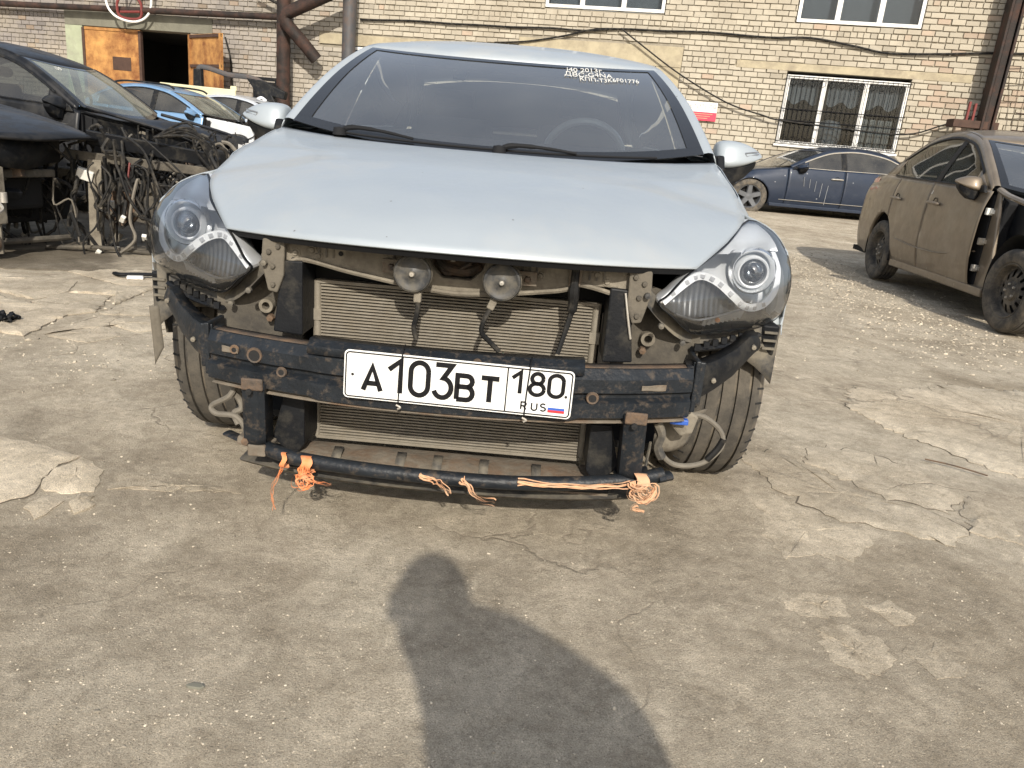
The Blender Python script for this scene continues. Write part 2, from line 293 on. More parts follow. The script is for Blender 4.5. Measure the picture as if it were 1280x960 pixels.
def ground_mat(nm='packed_dirt', gain=1., cracks=1.):
    m = bpy.data.materials.new(nm); m.use_nodes = True; n = m.node_tree.nodes; l = m.node_tree.links; b = n['Principled BSDF']
    b.inputs['Roughness'].default_value = .95; b.inputs['Specular IOR Level'].default_value = .2
    tc = n.new('ShaderNodeTexCoord').outputs['Object']
    def noise(s, d=8, r=.65, dist=0.):
        x = n.new('ShaderNodeTexNoise'); x.inputs['Scale'].default_value = s; x.inputs['Detail'].default_value = d; x.inputs['Roughness'].default_value = r; x.inputs['Distortion'].default_value = dist
        l.new(tc, x.inputs['Vector']); return x.outputs[0]
    def ramp(s, st):
        x = n.new('ShaderNodeValToRGB'); e = x.color_ramp.elements
        while len(e) < len(st): e.new(.5)
        for q, (p, c) in zip(e, st): q.position = p; q.color = tuple(c)+(1,) if len(c) == 3 else c
        l.new(s, x.inputs[0]); return x.outputs[0]
    def mix(f, a, c, t='MIX'):
        x = n.new('ShaderNodeMix'); x.data_type = 'RGBA'; x.blend_type = t
        if isinstance(f, (int, float)): x.inputs[0].default_value = f
        else: l.new(f, x.inputs[0])
        for i, v in ((6, a), (7, c)):
            if isinstance(v, tuple): x.inputs[i].default_value = v+(1,) if len(v) == 3 else v
            else: l.new(v, x.inputs[i])
        return x.outputs[2]
    base = ramp(noise(1.1, 9, .6, .6), [(.30, (.335*gain, .286*gain, .218*gain)), (.5, (.445*gain, .388*gain, .305*gain)), (.70, (.54*gain, .482*gain, .39*gain))])
    # pale worn patches of old paving showing through
    worn = ramp(noise(.75, 10, .55, 1.2), [(.52, (0, 0, 0)), (.60, (.5, .5, .5))])
    base = mix(worn, base, (.50, .445, .355))
    damp = ramp(noise(.9, 6, .6, .3), [(.30, (.7, .7, .7)), (.42, (0, 0, 0))])
    base = mix(damp, base, (.26, .215, .155)) if gain == 1. else base
    drift = ramp(noise(3.7, 7, .6, .8), [(.30, (.78, .77, .75)), (.70, (1.17, 1.17, 1.16))]); base = mix(1., base, drift, 'MULTIPLY'); mott = ramp(noise(11, 6, .7, .5), [(.32, (.82, .81, .79)), (.5, (1, 1, 1)), (.68, (1.17, 1.17, 1.17))]); base = mix(1., base, mott, 'MULTIPLY')
    fine = ramp(noise(34, 10, .75), [(.28, (.74, .73, .72)), (.72, (1.22, 1.22, 1.21))]); base = mix(1., base, fine, 'MULTIPLY')
    grit = ramp(noise(330, 3, .8), [(.30, (.40, .385, .36)), (.47, (.98, .98, .98)), (.56, (1.0, 1.0, 1.0)), (.72, (1.7, 1.69, 1.64))]); base = mix(1., base, grit, 'MULTIPLY')
    # scattered tiny chips
    vo = n.new('ShaderNodeTexVoronoi'); vo.inputs['Scale'].default_value = 140; l.new(tc, vo.inputs['Vector'])
    chip = ramp(vo.outputs['Distance'], [(.12, (1, 1, 1)), (.20, (0, 0, 0))])
    sel = ramp(vo.outputs['Color'], [(.80, (0, 0, 0)), (.84, (1, 1, 1))])
    dens = ramp(noise(2.2, 4), [(.42, (0, 0, 0)), (.62, (1, 1, 1))])
    k = mix(1., mix(1., chip, sel, 'MULTIPLY'), dens, 'MULTIPLY'); base = mix(k, base, (.43, .39, .315))
    # thin meandering cracks
    vc = n.new('ShaderNodeTexVoronoi'); vc.feature = 'DISTANCE_TO_EDGE'; vc.inputs['Scale'].default_value = 1.5
    mp = n.new('ShaderNodeVectorMath'); mp.operation = 'ADD'; nn = n.new('ShaderNodeTexNoise'); nn.inputs['Scale'].default_value = 3; nn.inputs['Detail'].default_value = 6; l.new(tc, nn.inputs['Vector'])
    sc = n.new('ShaderNodeVectorMath'); sc.operation = 'SCALE'; sc.inputs[3].default_value = .45; l.new(nn.outputs[1], sc.inputs[0]); l.new(tc, mp.inputs[0]); l.new(sc.outputs[0], mp.inputs[1]); l.new(mp.outputs[0], vc.inputs['Vector'])
    crack = ramp(vc.outputs['Distance'], [(.0, (1, 1, 1)), (.012, (0, 0, 0))]); cm = mix(1., crack, ramp(noise(.9, 3), [(.47, (0, 0, 0)), (.60, (.6, .6, .6))]), 'MULTIPLY')
    base = mix(cm, base, (.19, .16, .12))
    l.new(base, b.inputs['Base Color'])
    def bw(s): return s
    hsum = n.new('ShaderNodeMath'); hsum.operation = 'MULTIPLY_ADD'; hsum.inputs[1].default_value = .6; l.new(noise(240, 4, .8), hsum.inputs[0]); l.new(noise(26, 10, .75), hsum.inputs[2])
    h2 = n.new('ShaderNodeMath'); h2.operation = 'MULTIPLY_ADD'; h2.inputs[1].default_value = .5; l.new(k, h2.inputs[0]); l.new(hsum.outputs[0], h2.inputs[2])
    h3 = n.new('ShaderNodeMath'); h3.operation = 'MULTIPLY_ADD'; h3.inputs[1].default_value = -.7; l.new(cm, h3.inputs[0]); l.new(h2.outputs[0], h3.inputs[2])
    bp = n.new('ShaderNodeBump'); bp.inputs['Strength'].default_value = .8; bp.inputs['Distance'].default_value = .012; l.new(h3.outputs[0], bp.inputs['Height']); l.new(bp.outputs[0], b.inputs['Normal'])
    return m
M['ground'] = ground_mat(); M['slab'] = ground_mat('worn_paving', 1.17); M['paleslab'] = ground_mat('pale_worn_paving', 1.36); M['palest'] = ground_mat('bleached_concrete', 1.62)
ground = obj('ground', mb, 'ground', kind='structure')
ground['label'] = 'dusty packed dirt and broken paving of the yard'
# irregular pieces of old paving lying flush in the dirt: each its own piece
joint_edges = []
def jag(poly, amp, step):
    out = []; n = len(poly)
    for i in range(n):
        a = np.array(poly[i]); c = np.array(poly[(i+1) % n]); L = np.linalg.norm(c-a); k = max(1, int(L/step)); nn = np.array([-(c-a)[1], (c-a)[0]])/max(L, 1e-6)
        for j in range(k):
            t = j/k; out.append(a+(c-a)*t+nn*rng.normal(0, amp)*(1 if j else .4))
    return out
def paving(poly, m, name='paving_slab', th=.008, step=.022, amp=.005, sink=.03, par=None):
    o = jag(poly, amp, step); n = len(o); c = np.mean(o, 0); mb = MB(); vs = []
    inner = [p+(c-p)*min(.5, .03/max(np.linalg.norm(c-p), .01)) for p in o]
    z = lambda p: float(ground_h(p[0], p[1]))
    rings = [[(p[0], p[1], z(p)-sink) for p in o], [(p[0], p[1], z(p)+th*.35) for p in o], [(p[0], p[1], z(p)+th) for p in inner]]
    for t in (.75, .5, .25): rings.append([(c[0]+(p[0]-c[0])*t, c[1]+(p[1]-c[1])*t, z(c+(p-c)*t)+th+rng.normal(0, .0012)) for p in inner])
    for r in rings: vs += r
    if name == 'paving_slab': joint_edges.append([(p[0], p[1]) for p in o])
    fs = [(k*n+i, k*n+(i+1) % n, (k+1)*n+(i+1) % n, (k+1)*n+i) for k in range(len(rings)-1) for i in range(n)]
    vs.append((c[0], c[1], z(c)+th)); fs += [((len(rings)-1)*n+i, (len(rings)-1)*n+(i+1) % n, len(vs)-1) for i in range(n)]
    mb.add(vs, fs); return obj(name, mb, m, par or ground, ang=50)
paving([(-1.75, 2.10), (-1.50, 2.094), (-1.33, 2.06), (-1.215, 2.02), (-1.23, 1.90), (-1.20, 1.80), (-1.19, 1.765), (-1.235, 1.70), (-1.8, 1.68)], 'palest')
paving([(-1.21, 2.015), (-1.105, 1.94), (-1.075, 1.855), (-1.06, 1.81), (-1.13, 1.78), (-1.195, 1.80), (-1.225, 1.90)], 'palest', th=.006)
paving([(-1.171, 1.69), (-1.155, 1.765), (-1.100, 1.745), (-1.099, 1.671), (-1.112, 1.640)], 'paleslab')
paving([(-1.086, 1.742), (-1.087, 1.793), (-1.043, 1.784), (-1.021, 1.719), (-1.041, 1.684)], 'paleslab', th=.011)
paving([(-1.05, 1.93), (-.93, 1.905), (-.72, 1.925), (-.70, 1.885), (-.9, 1.855), (-1.04, 1.83)], 'slab', th=.004, amp=.012)
paving([(-2.9, 3.35), (-2.347, 3.365), (-2.292, 3.634), (-2.9, 3.9)], 'paleslab'); paving([(-2.33, 3.36), (-2.27, 3.62), (-2.128, 3.522), (-2.087, 3.129), (-2.205, 3.153), (-2.6, 3.1)], 'paleslab', th=.014)
paving([(-2.419, 3.712), (-2.398, 3.947), (-2.161, 3.982), (-2.053, 3.615), (-2.162, 3.452)], 'slab', th=.012)
paving([(-2.381, 3.966), (-2.248, 4.23), (-2.068, 4.281), (-2.05, 3.8), (-2.15, 4.0)], 'slab', th=.014)
paving([(-2.02, 3.60), (-2.03, 4.2), (-1.5, 4.3), (-1.45, 3.75)], 'slab', th=.008)
paving([(-2.005, 3.164), (-1.914, 3.444), (-1.751, 3.272), (-1.813, 3.128)], 'slab', th=.006); paving([(-2.03, 3.18), (-2.0, 3.55), (-1.5, 3.65), (-1.72, 3.36), (-1.93, 3.47)], 'slab', th=.007)
paving([(-3.6, 3.95), (-2.9, 3.95), (-2.43, 3.75), (-2.40, 3.97), (-2.5, 4.25), (-3.6, 4.4)], 'slab', th=.01)
paving([(-2.26, 4.26), (-2.07, 4.31), (-1.7, 4.4), (-1.7, 5.2), (-2.6, 5.2), (-2.7, 4.5)], 'slab', th=.01)
paving([(-3.8, 4.45), (-2.75, 4.5), (-2.65, 5.25), (-3.8, 5.6)], 'slab', th=.006)
paving([(-2.6, 5.3), (-1.6, 5.3), (-1.5, 6.6), (-2.5, 6.7)], 'slab', th=.008); paving([(-3.9, 5.7), (-2.7, 5.35), (-2.6, 6.7), (-3.8, 6.8)], 'slab', th=.006)
paving([(.814, 2.52), (.842, 2.35), (.886, 2.21), (1.0, 2.075), (1.145, 2.045), (1.293, 1.99), (1.389, 2.092), (1.356, 2.20), (1.20, 2.28), (1.02, 2.50), (.95, 2.62)], 'slab', th=.006, amp=.012)
paving([(1.117, 2.693), (1.284, 2.737), (1.47, 2.557), (1.527, 2.372), (1.40, 2.215), (1.22, 2.31), (1.05, 2.52)], 'slab', th=.005, amp=.012)
paving([(.793, 2.175), (.87, 2.17), (.98, 2.05), (1.078, 2.02), (1.0, 1.894), (.752, 1.806), (.75, 1.983)], 'slab', th=.003, amp=.015)
paving([(1.441, 2.235), (1.542, 2.375), (1.588, 2.185), (1.529, 2.047), (1.402, 2.095)], 'slab', th=.007, amp=.012)
paving([(1.628, 3.617), (1.836, 3.646), (2.269, 3.872), (2.8, 3.9), (3.0, 3.0), (1.854, 2.58), (1.727, 2.772), (1.581, 2.993), (1.493, 3.272)], 'paleslab', th=.007, amp=.018)
paving([(.69, 1.608), (.763, 1.656), (.84, 1.652), (.836, 1.568), (.71, 1.553)], 'paleslab', th=.0015, amp=.007, step=.012)
paving([(.726, 1.503), (.813, 1.533), (.873, 1.483), (.852, 1.397), (.776, 1.334), (.723, 1.39)], 'paleslab', th=.002, amp=.007, step=.012)
paving([(.88, 1.62), (.96, 1.66), (1.0, 1.59), (.93, 1.55)], 'paleslab', th=.003, amp=.01, step=.03); paving([(.90, 1.45), (.99, 1.5), (1.02, 1.40), (.93, 1.36)], 'slab', th=.003, amp=.01, step=.03)
M['oilsoil'] = ground_mat('oily_dark_soil', .36)
paving([(-5.5, 4.6), (-4.0, 4.35), (-2.9, 4.45), (-2.2, 4.75), (-1.7, 5.6), (-1.8, 7.0), (-1.6, 9.0), (-3.5, 10.0), (-6.0, 9.0)], 'oilsoil', name='oil_stained_soil', th=.016, step=.06, amp=.03)
# dark soil packed in the joints and cracks, wide in places and gone in others
mb = MB(); sg_ = np.random.default_rng(3)
for o in joint_edges:
    if len(o) < 60: continue
    n = len(o); c = np.mean(o, 0); ph = sg_.uniform(0, 6, 3); out_ = []
    for i, p in enumerate(o):
        d = np.array(p)-c; d = d/max(np.linalg.norm(d), .01); w_ = max(0, .0022+.004*math.sin(i*.23+ph[0])+.003*math.sin(i*.71+ph[1])+sg_.normal(0, .0012)); q = np.array(p)+d*w_; r = np.array(p)-d*.012
        out_.append(((r[0], r[1], float(ground_h(*r))+.0012), (q[0], q[1], float(ground_h(*q))+.0012)))
    vs = [a for pr in out_ for a in pr]; mb.add(vs, [(2*i, 2*i+1, 2*((i+1) % n)+1, 2*((i+1) % n)) for i in range(n)])
M['jointsoil'] = mat('joint_soil', (.13, .108, .078), .98, 0, .25, 30, bump=.4, bscale=90); obj('joint_soil', mb, 'jointsoil', ground, kind='stuff')
# gravel: chips of stone, nobody could count them
ico_v = []; g = (1+5**.5)/2
for a, c in [(-1, g), (1, g), (-1, -g), (1, -g)]: ico_v.append((a, c, 0))
for a, c in [(-1, g), (1, g), (-1, -g), (1, -g)]: ico_v.append((0, a, c))
for a, c in [(g, -1), (g, 1), (-g, -1), (-g, 1)]: ico_v.append((a, 0, c))
ico_f = [(0, 11, 5), (0, 5, 1), (0, 1, 7), (0, 7, 10), (0, 10, 11), (1, 5, 9), (5, 11, 4), (11, 10, 2), (10, 7, 6), (7, 1, 8), (3, 9, 4), (3, 4, 2), (3, 2, 6), (3, 6, 8), (3, 8, 9), (4, 9, 5), (2, 4, 11), (6, 2, 10), (8, 6, 7), (9, 8, 1)]
ico_v = np.array(ico_v)/1.9
def stones(mb, n, fx, smin, smax, pale=.5):
    for _ in range(n):
        x, y = fx(); s = smin*(smax/smin)**(rng.random()**1.7); q = ico_v*rng.uniform(.65, 1.25, (12, 1))*np.array([rng.uniform(.7, 1.5), rng.uniform(.7, 1.3), rng.uniform(.4, .8)])*s
        a = rng.random()*6.28; ca, sa = math.cos(a), math.sin(a); q = np.stack([q[:, 0]*ca-q[:, 1]*sa, q[:, 0]*sa+q[:, 1]*ca, q[:, 2]], 1)
        t = rng.uniform(.45, .95) if rng.random() > pale else rng.uniform(1.0, 1.4)
        mb.add(q+np.array([x, y, float(ground_h(x, y))+s*.15]), ico_f, (t, t*.97, t*.92))
mb = MB()
def near():
    while True:
        y = rng.uniform(.9, 4.2); x = rng.uniform(-1, 1)*(y*.75+.1)
        if rng.random() < (1.3/y)**1.5*.9+.1: return x, y
def blob(cx, cy, rx, ry): return lambda: (cx+rng.normal(0, rx), cy+rng.normal(0, ry))
stones(mb, 9000, near, .0006, .0025, .45); stones(mb, 90, near, .002, .005, .55)
stones(mb, 260, blob(-.45, 1.35, .25, .15), .0007, .0026, .6); stones(mb, 200, blob(-.65, 1.1, .2, .1), .0007, .003, .6); stones(mb, 120, blob(-.35, 1.05, .15, .08), .0007, .0026, .6)
stones(mb, 400, blob(-1.75, 2.85, .35, .18), .0015, .006, .6); stones(mb, 160, blob(-1.0, 1.7, .25, .15), .001, .004, .6)
stones(mb, 200, blob(-2.0, 3.5, .3, .4), .003, .012, .6)
def strip():
    t = rng.random(); return 3.05+.25*t-.2*(1-t)+rng.normal(0, .45), 4.6+5.2*t+rng.normal(0, .3)
stones(mb, 4200, strip, .003, .013, .55)
stones(mb, 400, blob(2.2, 4.4, .6, .5), .002, .007, .5); stones(mb, 300, blob(1.25, 1.75, .3, .2), .0008, .0032, .55)
gr = obj('gravel', mb, 'stone', smooth=False, kind='stuff'); gr['label'] = 'pale stone chips scattered over the dirt'
# ================================================================ BUILDING
WA = -.233
bld = thing('brick_building', 'long pale yellow brick workshop building with barred window and open garage', 'building', (0, 19.1, 0), (0, 0, WA))
S0, S1, ZT, PIT, LEN = -24., 16., 6.2, .112, .262
holes = [(-13.2, -9.36, -1, 2.99), (-13.2, -8.7, 2.99, 3.36), (-.11, 2.6, 4.05, 5.7), (5.33, 7.80, 4.03, 5.7), (5.36, 7.84, 1.60, 3.09), (4.28, 8.95, 3.09, 3.25), (-.64, 3.12, 2.99, 3.42), (-5.7, -2.3, 2.97, 3.22), (-4.98, -4.35, 1.9, 2.97), (2.55, 3.12, .3, 2.99)]
mb = MB()   # the wall behind the bricks, with its openings left clear
def wall_cells(hs):
    xs = sorted({S0, S1}|{h[0] for h in hs}|{h[1] for h in hs}); zs = sorted({-1., ZT}|{max(-1., min(ZT, h[2])) for h in hs}|{max(-1., min(ZT, h[3])) for h in hs})
    for i in range(len(xs)-1):
        for j in range(len(zs)-1):
            cx, cz = (xs[i]+xs[i+1])/2, (zs[j]+zs[j+1])/2
            if not any(h[0] < cx < h[1] and h[2] < cz < h[3] for h in hs): mb.box((cx, .2, cz), (xs[i+1]-xs[i], .36, zs[j+1]-zs[j]))
wall_cells([holes[k] for k in (0, 2, 3, 4, 8)])
obj('wall', mb, 'mortar', bld, smooth=False)
mb = MB(); cand = []; row = 0; z = .12
while z < 5.35:
    hdr = row % 6 == 3; L = LEN/2 if hdr else LEN; s = -17.5+(0 if row % 2 else -LEN/2)+rng.uniform(-.02, .02)
    while s < 11.2:
        a, c = s+.006, s+L-.006
        for h in holes:
            if z+.05 > h[2] and z+.05 < h[3]:
                if a >= h[0] and c <= h[1]: a = c; break
                if a < h[0] < c: c = h[0]
                elif a < h[1] < c: a = h[1]
        if c-a > .03:
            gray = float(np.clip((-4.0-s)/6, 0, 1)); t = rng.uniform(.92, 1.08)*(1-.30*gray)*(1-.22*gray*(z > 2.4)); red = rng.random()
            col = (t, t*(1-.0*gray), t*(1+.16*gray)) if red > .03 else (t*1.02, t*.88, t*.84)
            if rng.random() < .035*(1+2*gray): col = tuple(q*.78 for q in col)
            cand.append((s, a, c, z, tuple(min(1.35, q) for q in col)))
        s += L
    z += PIT; row += 1
def brick_geo(mb, a, c, z, col, jit):
    d = .012+rng.uniform(-.007, .006); jit *= 1.5; h = PIT-.013; e = .004
    r = lambda: rng.normal(0, .0025)*jit
    x0, x1, z0, z1 = a+r(), c+r(), z+r(), z+h+r()
    vs = [(x0, .03, z0), (x1, .03, z0), (x1, .03, z1), (x0, .03, z1), (x0+e, -d, z0+e), (x1-e, -d, z0+e), (x1-e, -d, z1-e), (x0+e, -d, z1-e)]
    mb.add(vs, [(4, 5, 6, 7), (0, 1, 5, 4), (1, 2, 6, 5), (2, 3, 7, 6), (3, 0, 4, 7)], col)
# the 300 bricks that show largest: the right-hand stretch between the window and the column
big = [k for k, (s, a, c, z, col) in enumerate(cand) if 7.84 < s < 9.9 and 1.75 < z < 4.7 and c-a > .2]
big = set(big[:300])
shared = {}
for k, (s, a, c, z, col) in enumerate(cand):
    if k in big:
        key = (round(c-a, 1), int(rng.integers(0, 10)))
        if key not in shared:
            m2 = MB(); brick_geo(m2, -(c-a)/2, (c-a)/2, -(PIT-.013)/2, col, 1.)
            me = bpy.data.meshes.new('brick'); me.from_pydata(m2.v, [], m2.f); me.materials.append(M['brick'])
            ca = me.color_attributes.new('tint', 'FLOAT_COLOR', 'CORNER'); arr = []
            for f, t in zip(m2.f, m2.t): arr += list(t+(1,))*len(f)
            ca.data.foreach_set('color', arr); shared[key] = me
        o = bpy.data.objects.new('brick', shared[key]); COL.objects.link(o); o.parent = bld; o.location = ((a+c)/2, 0, z+(PIT-.013)/2)
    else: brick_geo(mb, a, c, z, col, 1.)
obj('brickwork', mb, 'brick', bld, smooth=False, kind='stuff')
def wbox(name, s0, s1, z0, z1, y0, y1, m, par=bld, bev=.006, label=None):
    b = MB(); b.box(((s0+s1)/2, (y0+y1)/2, (z0+z1)/2), (s1-s0, y1-y0, z1-z0)); return obj(name, b, m, par, smooth=False, bevel=bev, label=label)
wbox('lintel', 4.28, 8.95, 3.092, 3.245, -.02, .18, 'lintel'); wbox('lintel', -.63, 3.11, 2.995, 3.415, -.022, .18, 'lintel', label='deep concrete lintel above the silver car roof')
wbox('lintel', -5.7, -2.3, 2.975, 3.215, -.02, .18, 'lintel'); wbox('lintel', -13.2, -8.7, 2.995, 3.355, -.03, .18, 'greyconcrete', label='dark grey concrete lintel over the garage')
wbox('jamb', -13.2, -12.66, -.6, 2.99, -.03, .35, 'greenplaster', label='pale green plastered garage jamb'); wbox('plaster_patch', 2.56, 3.1, .3, 2.99, -.012, .15, 'lintel')
# garage
wbox('garage_interior', -12.6, -9.3, -.6, 3.0, 3.4, 3.5, 'dark'); wbox('garage_interior', -12.66, -12.6, -.6, 3.0, .38, 3.4, 'dark'); wbox('garage_interior', -9.36, -9.3, -.6, 3.0, .38, 3.4, 'dark'); wbox('garage_interior', -12.66, -9.3, 3.0, 3.05, .38, 3.4, 'dark')
dl = wbox('garage_door', -12.60, -10.85, -.1, 2.93, -.045, .02, 'doorpaint', label='ochre rust-stained garage door leaf, closed')
for a in (-12.62, -10.86): wbox('frame_rail', a-.03, a+.05, -.1, 2.95, -.07, .025, 'rustdark', dl)
wbox('frame_rail', -12.56, -10.83, 2.90, 2.97, -.068, .024, 'doorpaint', dl); wbox('patch_plate', -11.72, -11.15, 1.95, 2.28, -.055, -.046, 'rustdark', dl)
b = MB(); b.box((.85, 0, 1.45), (1.70, .03, 3.0)); dr = obj('garage_door', b, 'doorpaint', bld, smooth=False, label='ochre garage door leaf swung open, ribs facing out')
dr.location = (-9.33, -.06, 0); dr.rotation_euler = (0, 0, R(-28))
for zz in (.05, .72, 1.55, 2.2, 2.90):
    b = MB(); b.box((.85, -.035, zz), (1.7, .04, .07)); obj('frame_rail', b, 'rustdark', dr, smooth=False)
for xx in (.04, 1.66): b = MB(); b.box((xx, -.036, 1.46), (.08, .045, 2.97)); obj('frame_rail', b, 'doorpaint', dr, smooth=False)
# windows
def window(s0, s1, z0, z1, divs, label, name='window', fw=.07):
    fr = MB(); zc = (z0+z1)/2
    fr.box(((s0+s1)/2, .02, z0+fw/2), (s1-s0, .07, fw)); fr.box(((s0+s1)/2, .02, z1-fw/2), (s1-s0, .07, fw))
    for x in (s0+fw/2, s1-fw/2): fr.box((x, .02, zc), (fw, .072, z1-z0-2*fw))
    for x in divs: fr.box((x, .02, zc), (fw*1.5, .068, z1-z0-2*fw))
    o = obj(name, fr, 'pvc', bld, smooth=False, bevel=.006, label=label)
    e = [s0+fw]+list(divs)+[s1-fw]
    for i in range(len(e)-1):
        b = MB(); b.box(((e[i]+e[i+1])/2, .03, zc), (e[i+1]-e[i], .01, z1-z0-1.5*fw)); obj('pane', b, 'glass_house', o, smooth=False)
    return o
w1 = window(-.09, 2.58, 4.07, 5.68, (.75, 1.68), 'white three-pane upper window above the silver car'); w2 = window(5.35, 7.78, 4.05, 5.68, (6.15, 6.97), 'white three-pane upper window above the barred window')
for w_, a, c in ((w1, -.05, 2.55), (w2, 5.4, 7.74)):
    b = MB(); b.box(((a+c)/2, .30, 4.9), (c-a, .01, 1.6)); obj('blind', b, 'curtain', w_, smooth=False)
w3 = window(5.38, 7.82, 1.61, 3.02, (6.16, 7.0), 'white three-part ground floor window behind a black grille'); window(-4.96, -4.37, 1.9, 2.95, (), 'narrow white window beside the grey pipe')
wbox('recess', 5.3, 7.9, 1.5, 3.2, 1.6, 1.65, 'dark', bld); wbox('window_sill', 5.34, 7.86, 1.555, 1.60, -.06, .1, 'pvc', w3)
b = MB()
for k in range(3):
    a, c = ((5.46, 6.08), (6.28, 6.92), (7.1, 7.74))[k]
    pts = [(a+(c-a)*t/10, .18+.02*math.sin(t*2.2)) for t in range(11)]
    for i in range(10): b.add([(pts[i][0], pts[i][1], 2.93), (pts[i+1][0], pts[i+1][1], 2.93), (pts[i+1][0], pts[i+1][1], 2.50-.06*math.sin(i+k)), (pts[i][0], pts[i][1], 2.50-.06*math.sin(i-1+k))], [(0, 1, 2, 3)])
obj('blind', b, 'curtain', w3)
for i, a in enumerate((7.06, 7.22, 7.38, 7.54)): b = MB(); b.box((a+.07, .25, 1.95), (.14, .12, .62)); obj('container', b, 'whiteplastic', w3, smooth=False, bevel=.02)
b = MB(); b.lathe([(.001, -.3), (.2, -.28), (.27, -.1), (.27, .12), (.2, .26), (.001, .3)], (6.45, .35, 1.9), 'z', 14); obj('sack', b, 'curtain', w3)
gl = MB()
for zz in (1.66, 2.1, 2.33, 2.98): gl.box((6.6, -.085, zz), (2.5, .012, .018))
obj('grille', gl, 'ink', bld, smooth=False, label='black wrought iron window grille'); grille = COL.objects['grille']
for i in range(25):
    x = 5.42+i*2.36/24; b = MB(); b.box((x, -.075, 2.32), (.010, .010, 1.36)); obj('bar', b, 'ink', grille, smooth=False)
for i in range(12):
    x = 5.47+i*2.36/12+.05
    for cz, r in ((2.86, .06), (1.70, .075)):
        b = MB(); b.tube([(x+r*math.cos(q*math.pi/6), -.09, cz+r*math.sin(q*math.pi/6)) for q in range(13)], .005, 4, smooth=False); obj('scroll', b, 'ink', grille)
b = MB(); b.box((-4, 5.5, ZT+.06), (40, 11.4, .12)); obj('roof', b, 'greyconcrete', bld, smooth=False)
b = MB(); b.box((S0+.15, 5.5, 2.6), (.3, 10.4, 7.1)); b.box((S1-.15, 5.5, 2.6), (.3, 10.4, 7.1)); b.box((-4, 10.8, 2.6), (40, .3, 7.1)); obj('side_wall', b, 'mortar', bld, smooth=False)
# things on and in front of the wall (wall frame -> world)
def W(s, y, z):
    return Vector((s*math.cos(WA)-y*math.sin(WA), 19.1+s*math.sin(WA)+y*math.cos(WA), z))
def pipe(name, pts, r, m, label, cat='pipe', seg=14, smooth=False, group=None):
    b = MB(); b.tube([W(*p) for p in pts], r, seg, smooth=smooth); return tag(obj(name, b, m), label, cat, group)
pipe('pipe', [(-20, -.25, 3.30), (-6.6, -.25, 3.47)], .075, 'pipe', 'dark horizontal pipe running along the wall above the garage')
pipe('pipe', [(-6.42, -.45, -.3), (-6.42, -.45, 6)], .165, 'pipe', 'thick dark brown vertical pipe left of the silver car')
pipe('pipe', [(-4.66, -.5, -.3), (-4.66, -.5, 6)], .165, 'greypipe', 'grey vertical post behind the silver car roof edge')
b = MB(); b.tube([W(*q) for q in [(-4.5, -.75, 4.2), (-5.3, -.75, 3.86), (-6.15, -.75, 3.5), (-6.22, -.75, 3.38), (-6.1, -.72, 3.2), (-5.8, -.55, 2.86), (-5.55, -.4, 2.55)]], .15, 14, smooth=False); tag(obj('elbow_pipe', b, 'pipe'), 'rusty elbow pipe slanting between the brown pipe and grey post', 'pipe')
col = thing('steel_column', 'dark leaning steel column at the right of the wall', 'column', W(9.3, -.35, 0))
b = MB(); b.box((0, 0, 0), (.12, .30, 4.4)); b.box((-.10, 0, 0), (.05, .42, 4.4)); b.box((.10, 0, 0), (.05, .42, 4.4)); o = obj('shaft', b, 'pipe', col, smooth=False, bevel=.008); o.location = (0, 0, 4.35); o.rotation_euler = (0, 0, WA)
b = MB(); b.box((-.25, 0, 2.28), (.9, .3, .14)); obj('bracket', b, 'rustdark', col, smooth=False)
b = MB(); b.box((-.42, -.05, 2.5), (.04, .04, .4)); b.box((-.30, -.05, 2.5), (.04, .04, .35)); obj('stub', b, 'redplastic', col, smooth=False)
b = MB(); b.box((0.1, 0.1, 1.1), (.2, .2, 2.3)); obj('foot', b, 'rustdark', col, smooth=False)
rk = thing('metal_rack', 'rusty lattice frame standing against the wall right of the column', 'rack', W(10.3, -.5, 0))
b = MB()
for s in (0, .45, .62, 1.3): b.tube([(s, -.1*s, 0), (s, -.1*s, 3.9)], .025 if s not in (.45, .62) else .045, 6)
obj('upright', b, 'pipe', rk); b = MB()
for zz in np.arange(.6, 3.9, .32): b.tube([(-.6, 0, zz+.02), (1.4, -.1, zz-.02)], .012, 5)
for k in range(3): b.tube([(-.5+.2*k, -.05, 3.8), (-.3+.1*k, -.1, 2.6), (-.6+.4*k, -.05, 1.6)], .01, 5)
obj('rung', b, 'pipe', rk)
hp = thing('wall_hoop', 'white tubular hoop round a red frame, hanging over the garage lintel', 'hoop', W(-10.85, -.4, 3.66)); hp.scale = (1.15, 1, 1.1)
b = MB(); b.tube([(-.52, 0, .55), (-.5, 0, -.1), (-.36, 0, -.36), (-.12, 0, -.47), (.15, 0, -.48), (.38, 0, -.36), (.5, 0, -.1), (.52, 0, .55)], .026, 8); obj('ring', b, 'pvc', hp)
b = MB(); b.tube([(-.22, .05, .5), (-.2, .03, .1), (-.27, .02, -.15), (-.2, .02, -.4), (.22, .02, -.4), (.27, .02, -.12), (.18, .03, .1), (.24, .05, .5)], .03, 6); b.tube([(-.2, .02, -.3), (.24, .02, -.26)], .028, 6); b.tube([(-.26, .02, -.12), (0, .02, .3), (.26, .02, -.1)], .02, 6); obj('red_frame', b, 'redplastic', hp)
def cable(pts, r, label, y=-.06):
    b = MB(); b.tube([W(s, y+(.02*math.sin(i*3.1)), z) for i, (s, z) in enumerate(pts)], r, 6); return tag(obj('wall_cable', b, 'wire'), label, 'cable')
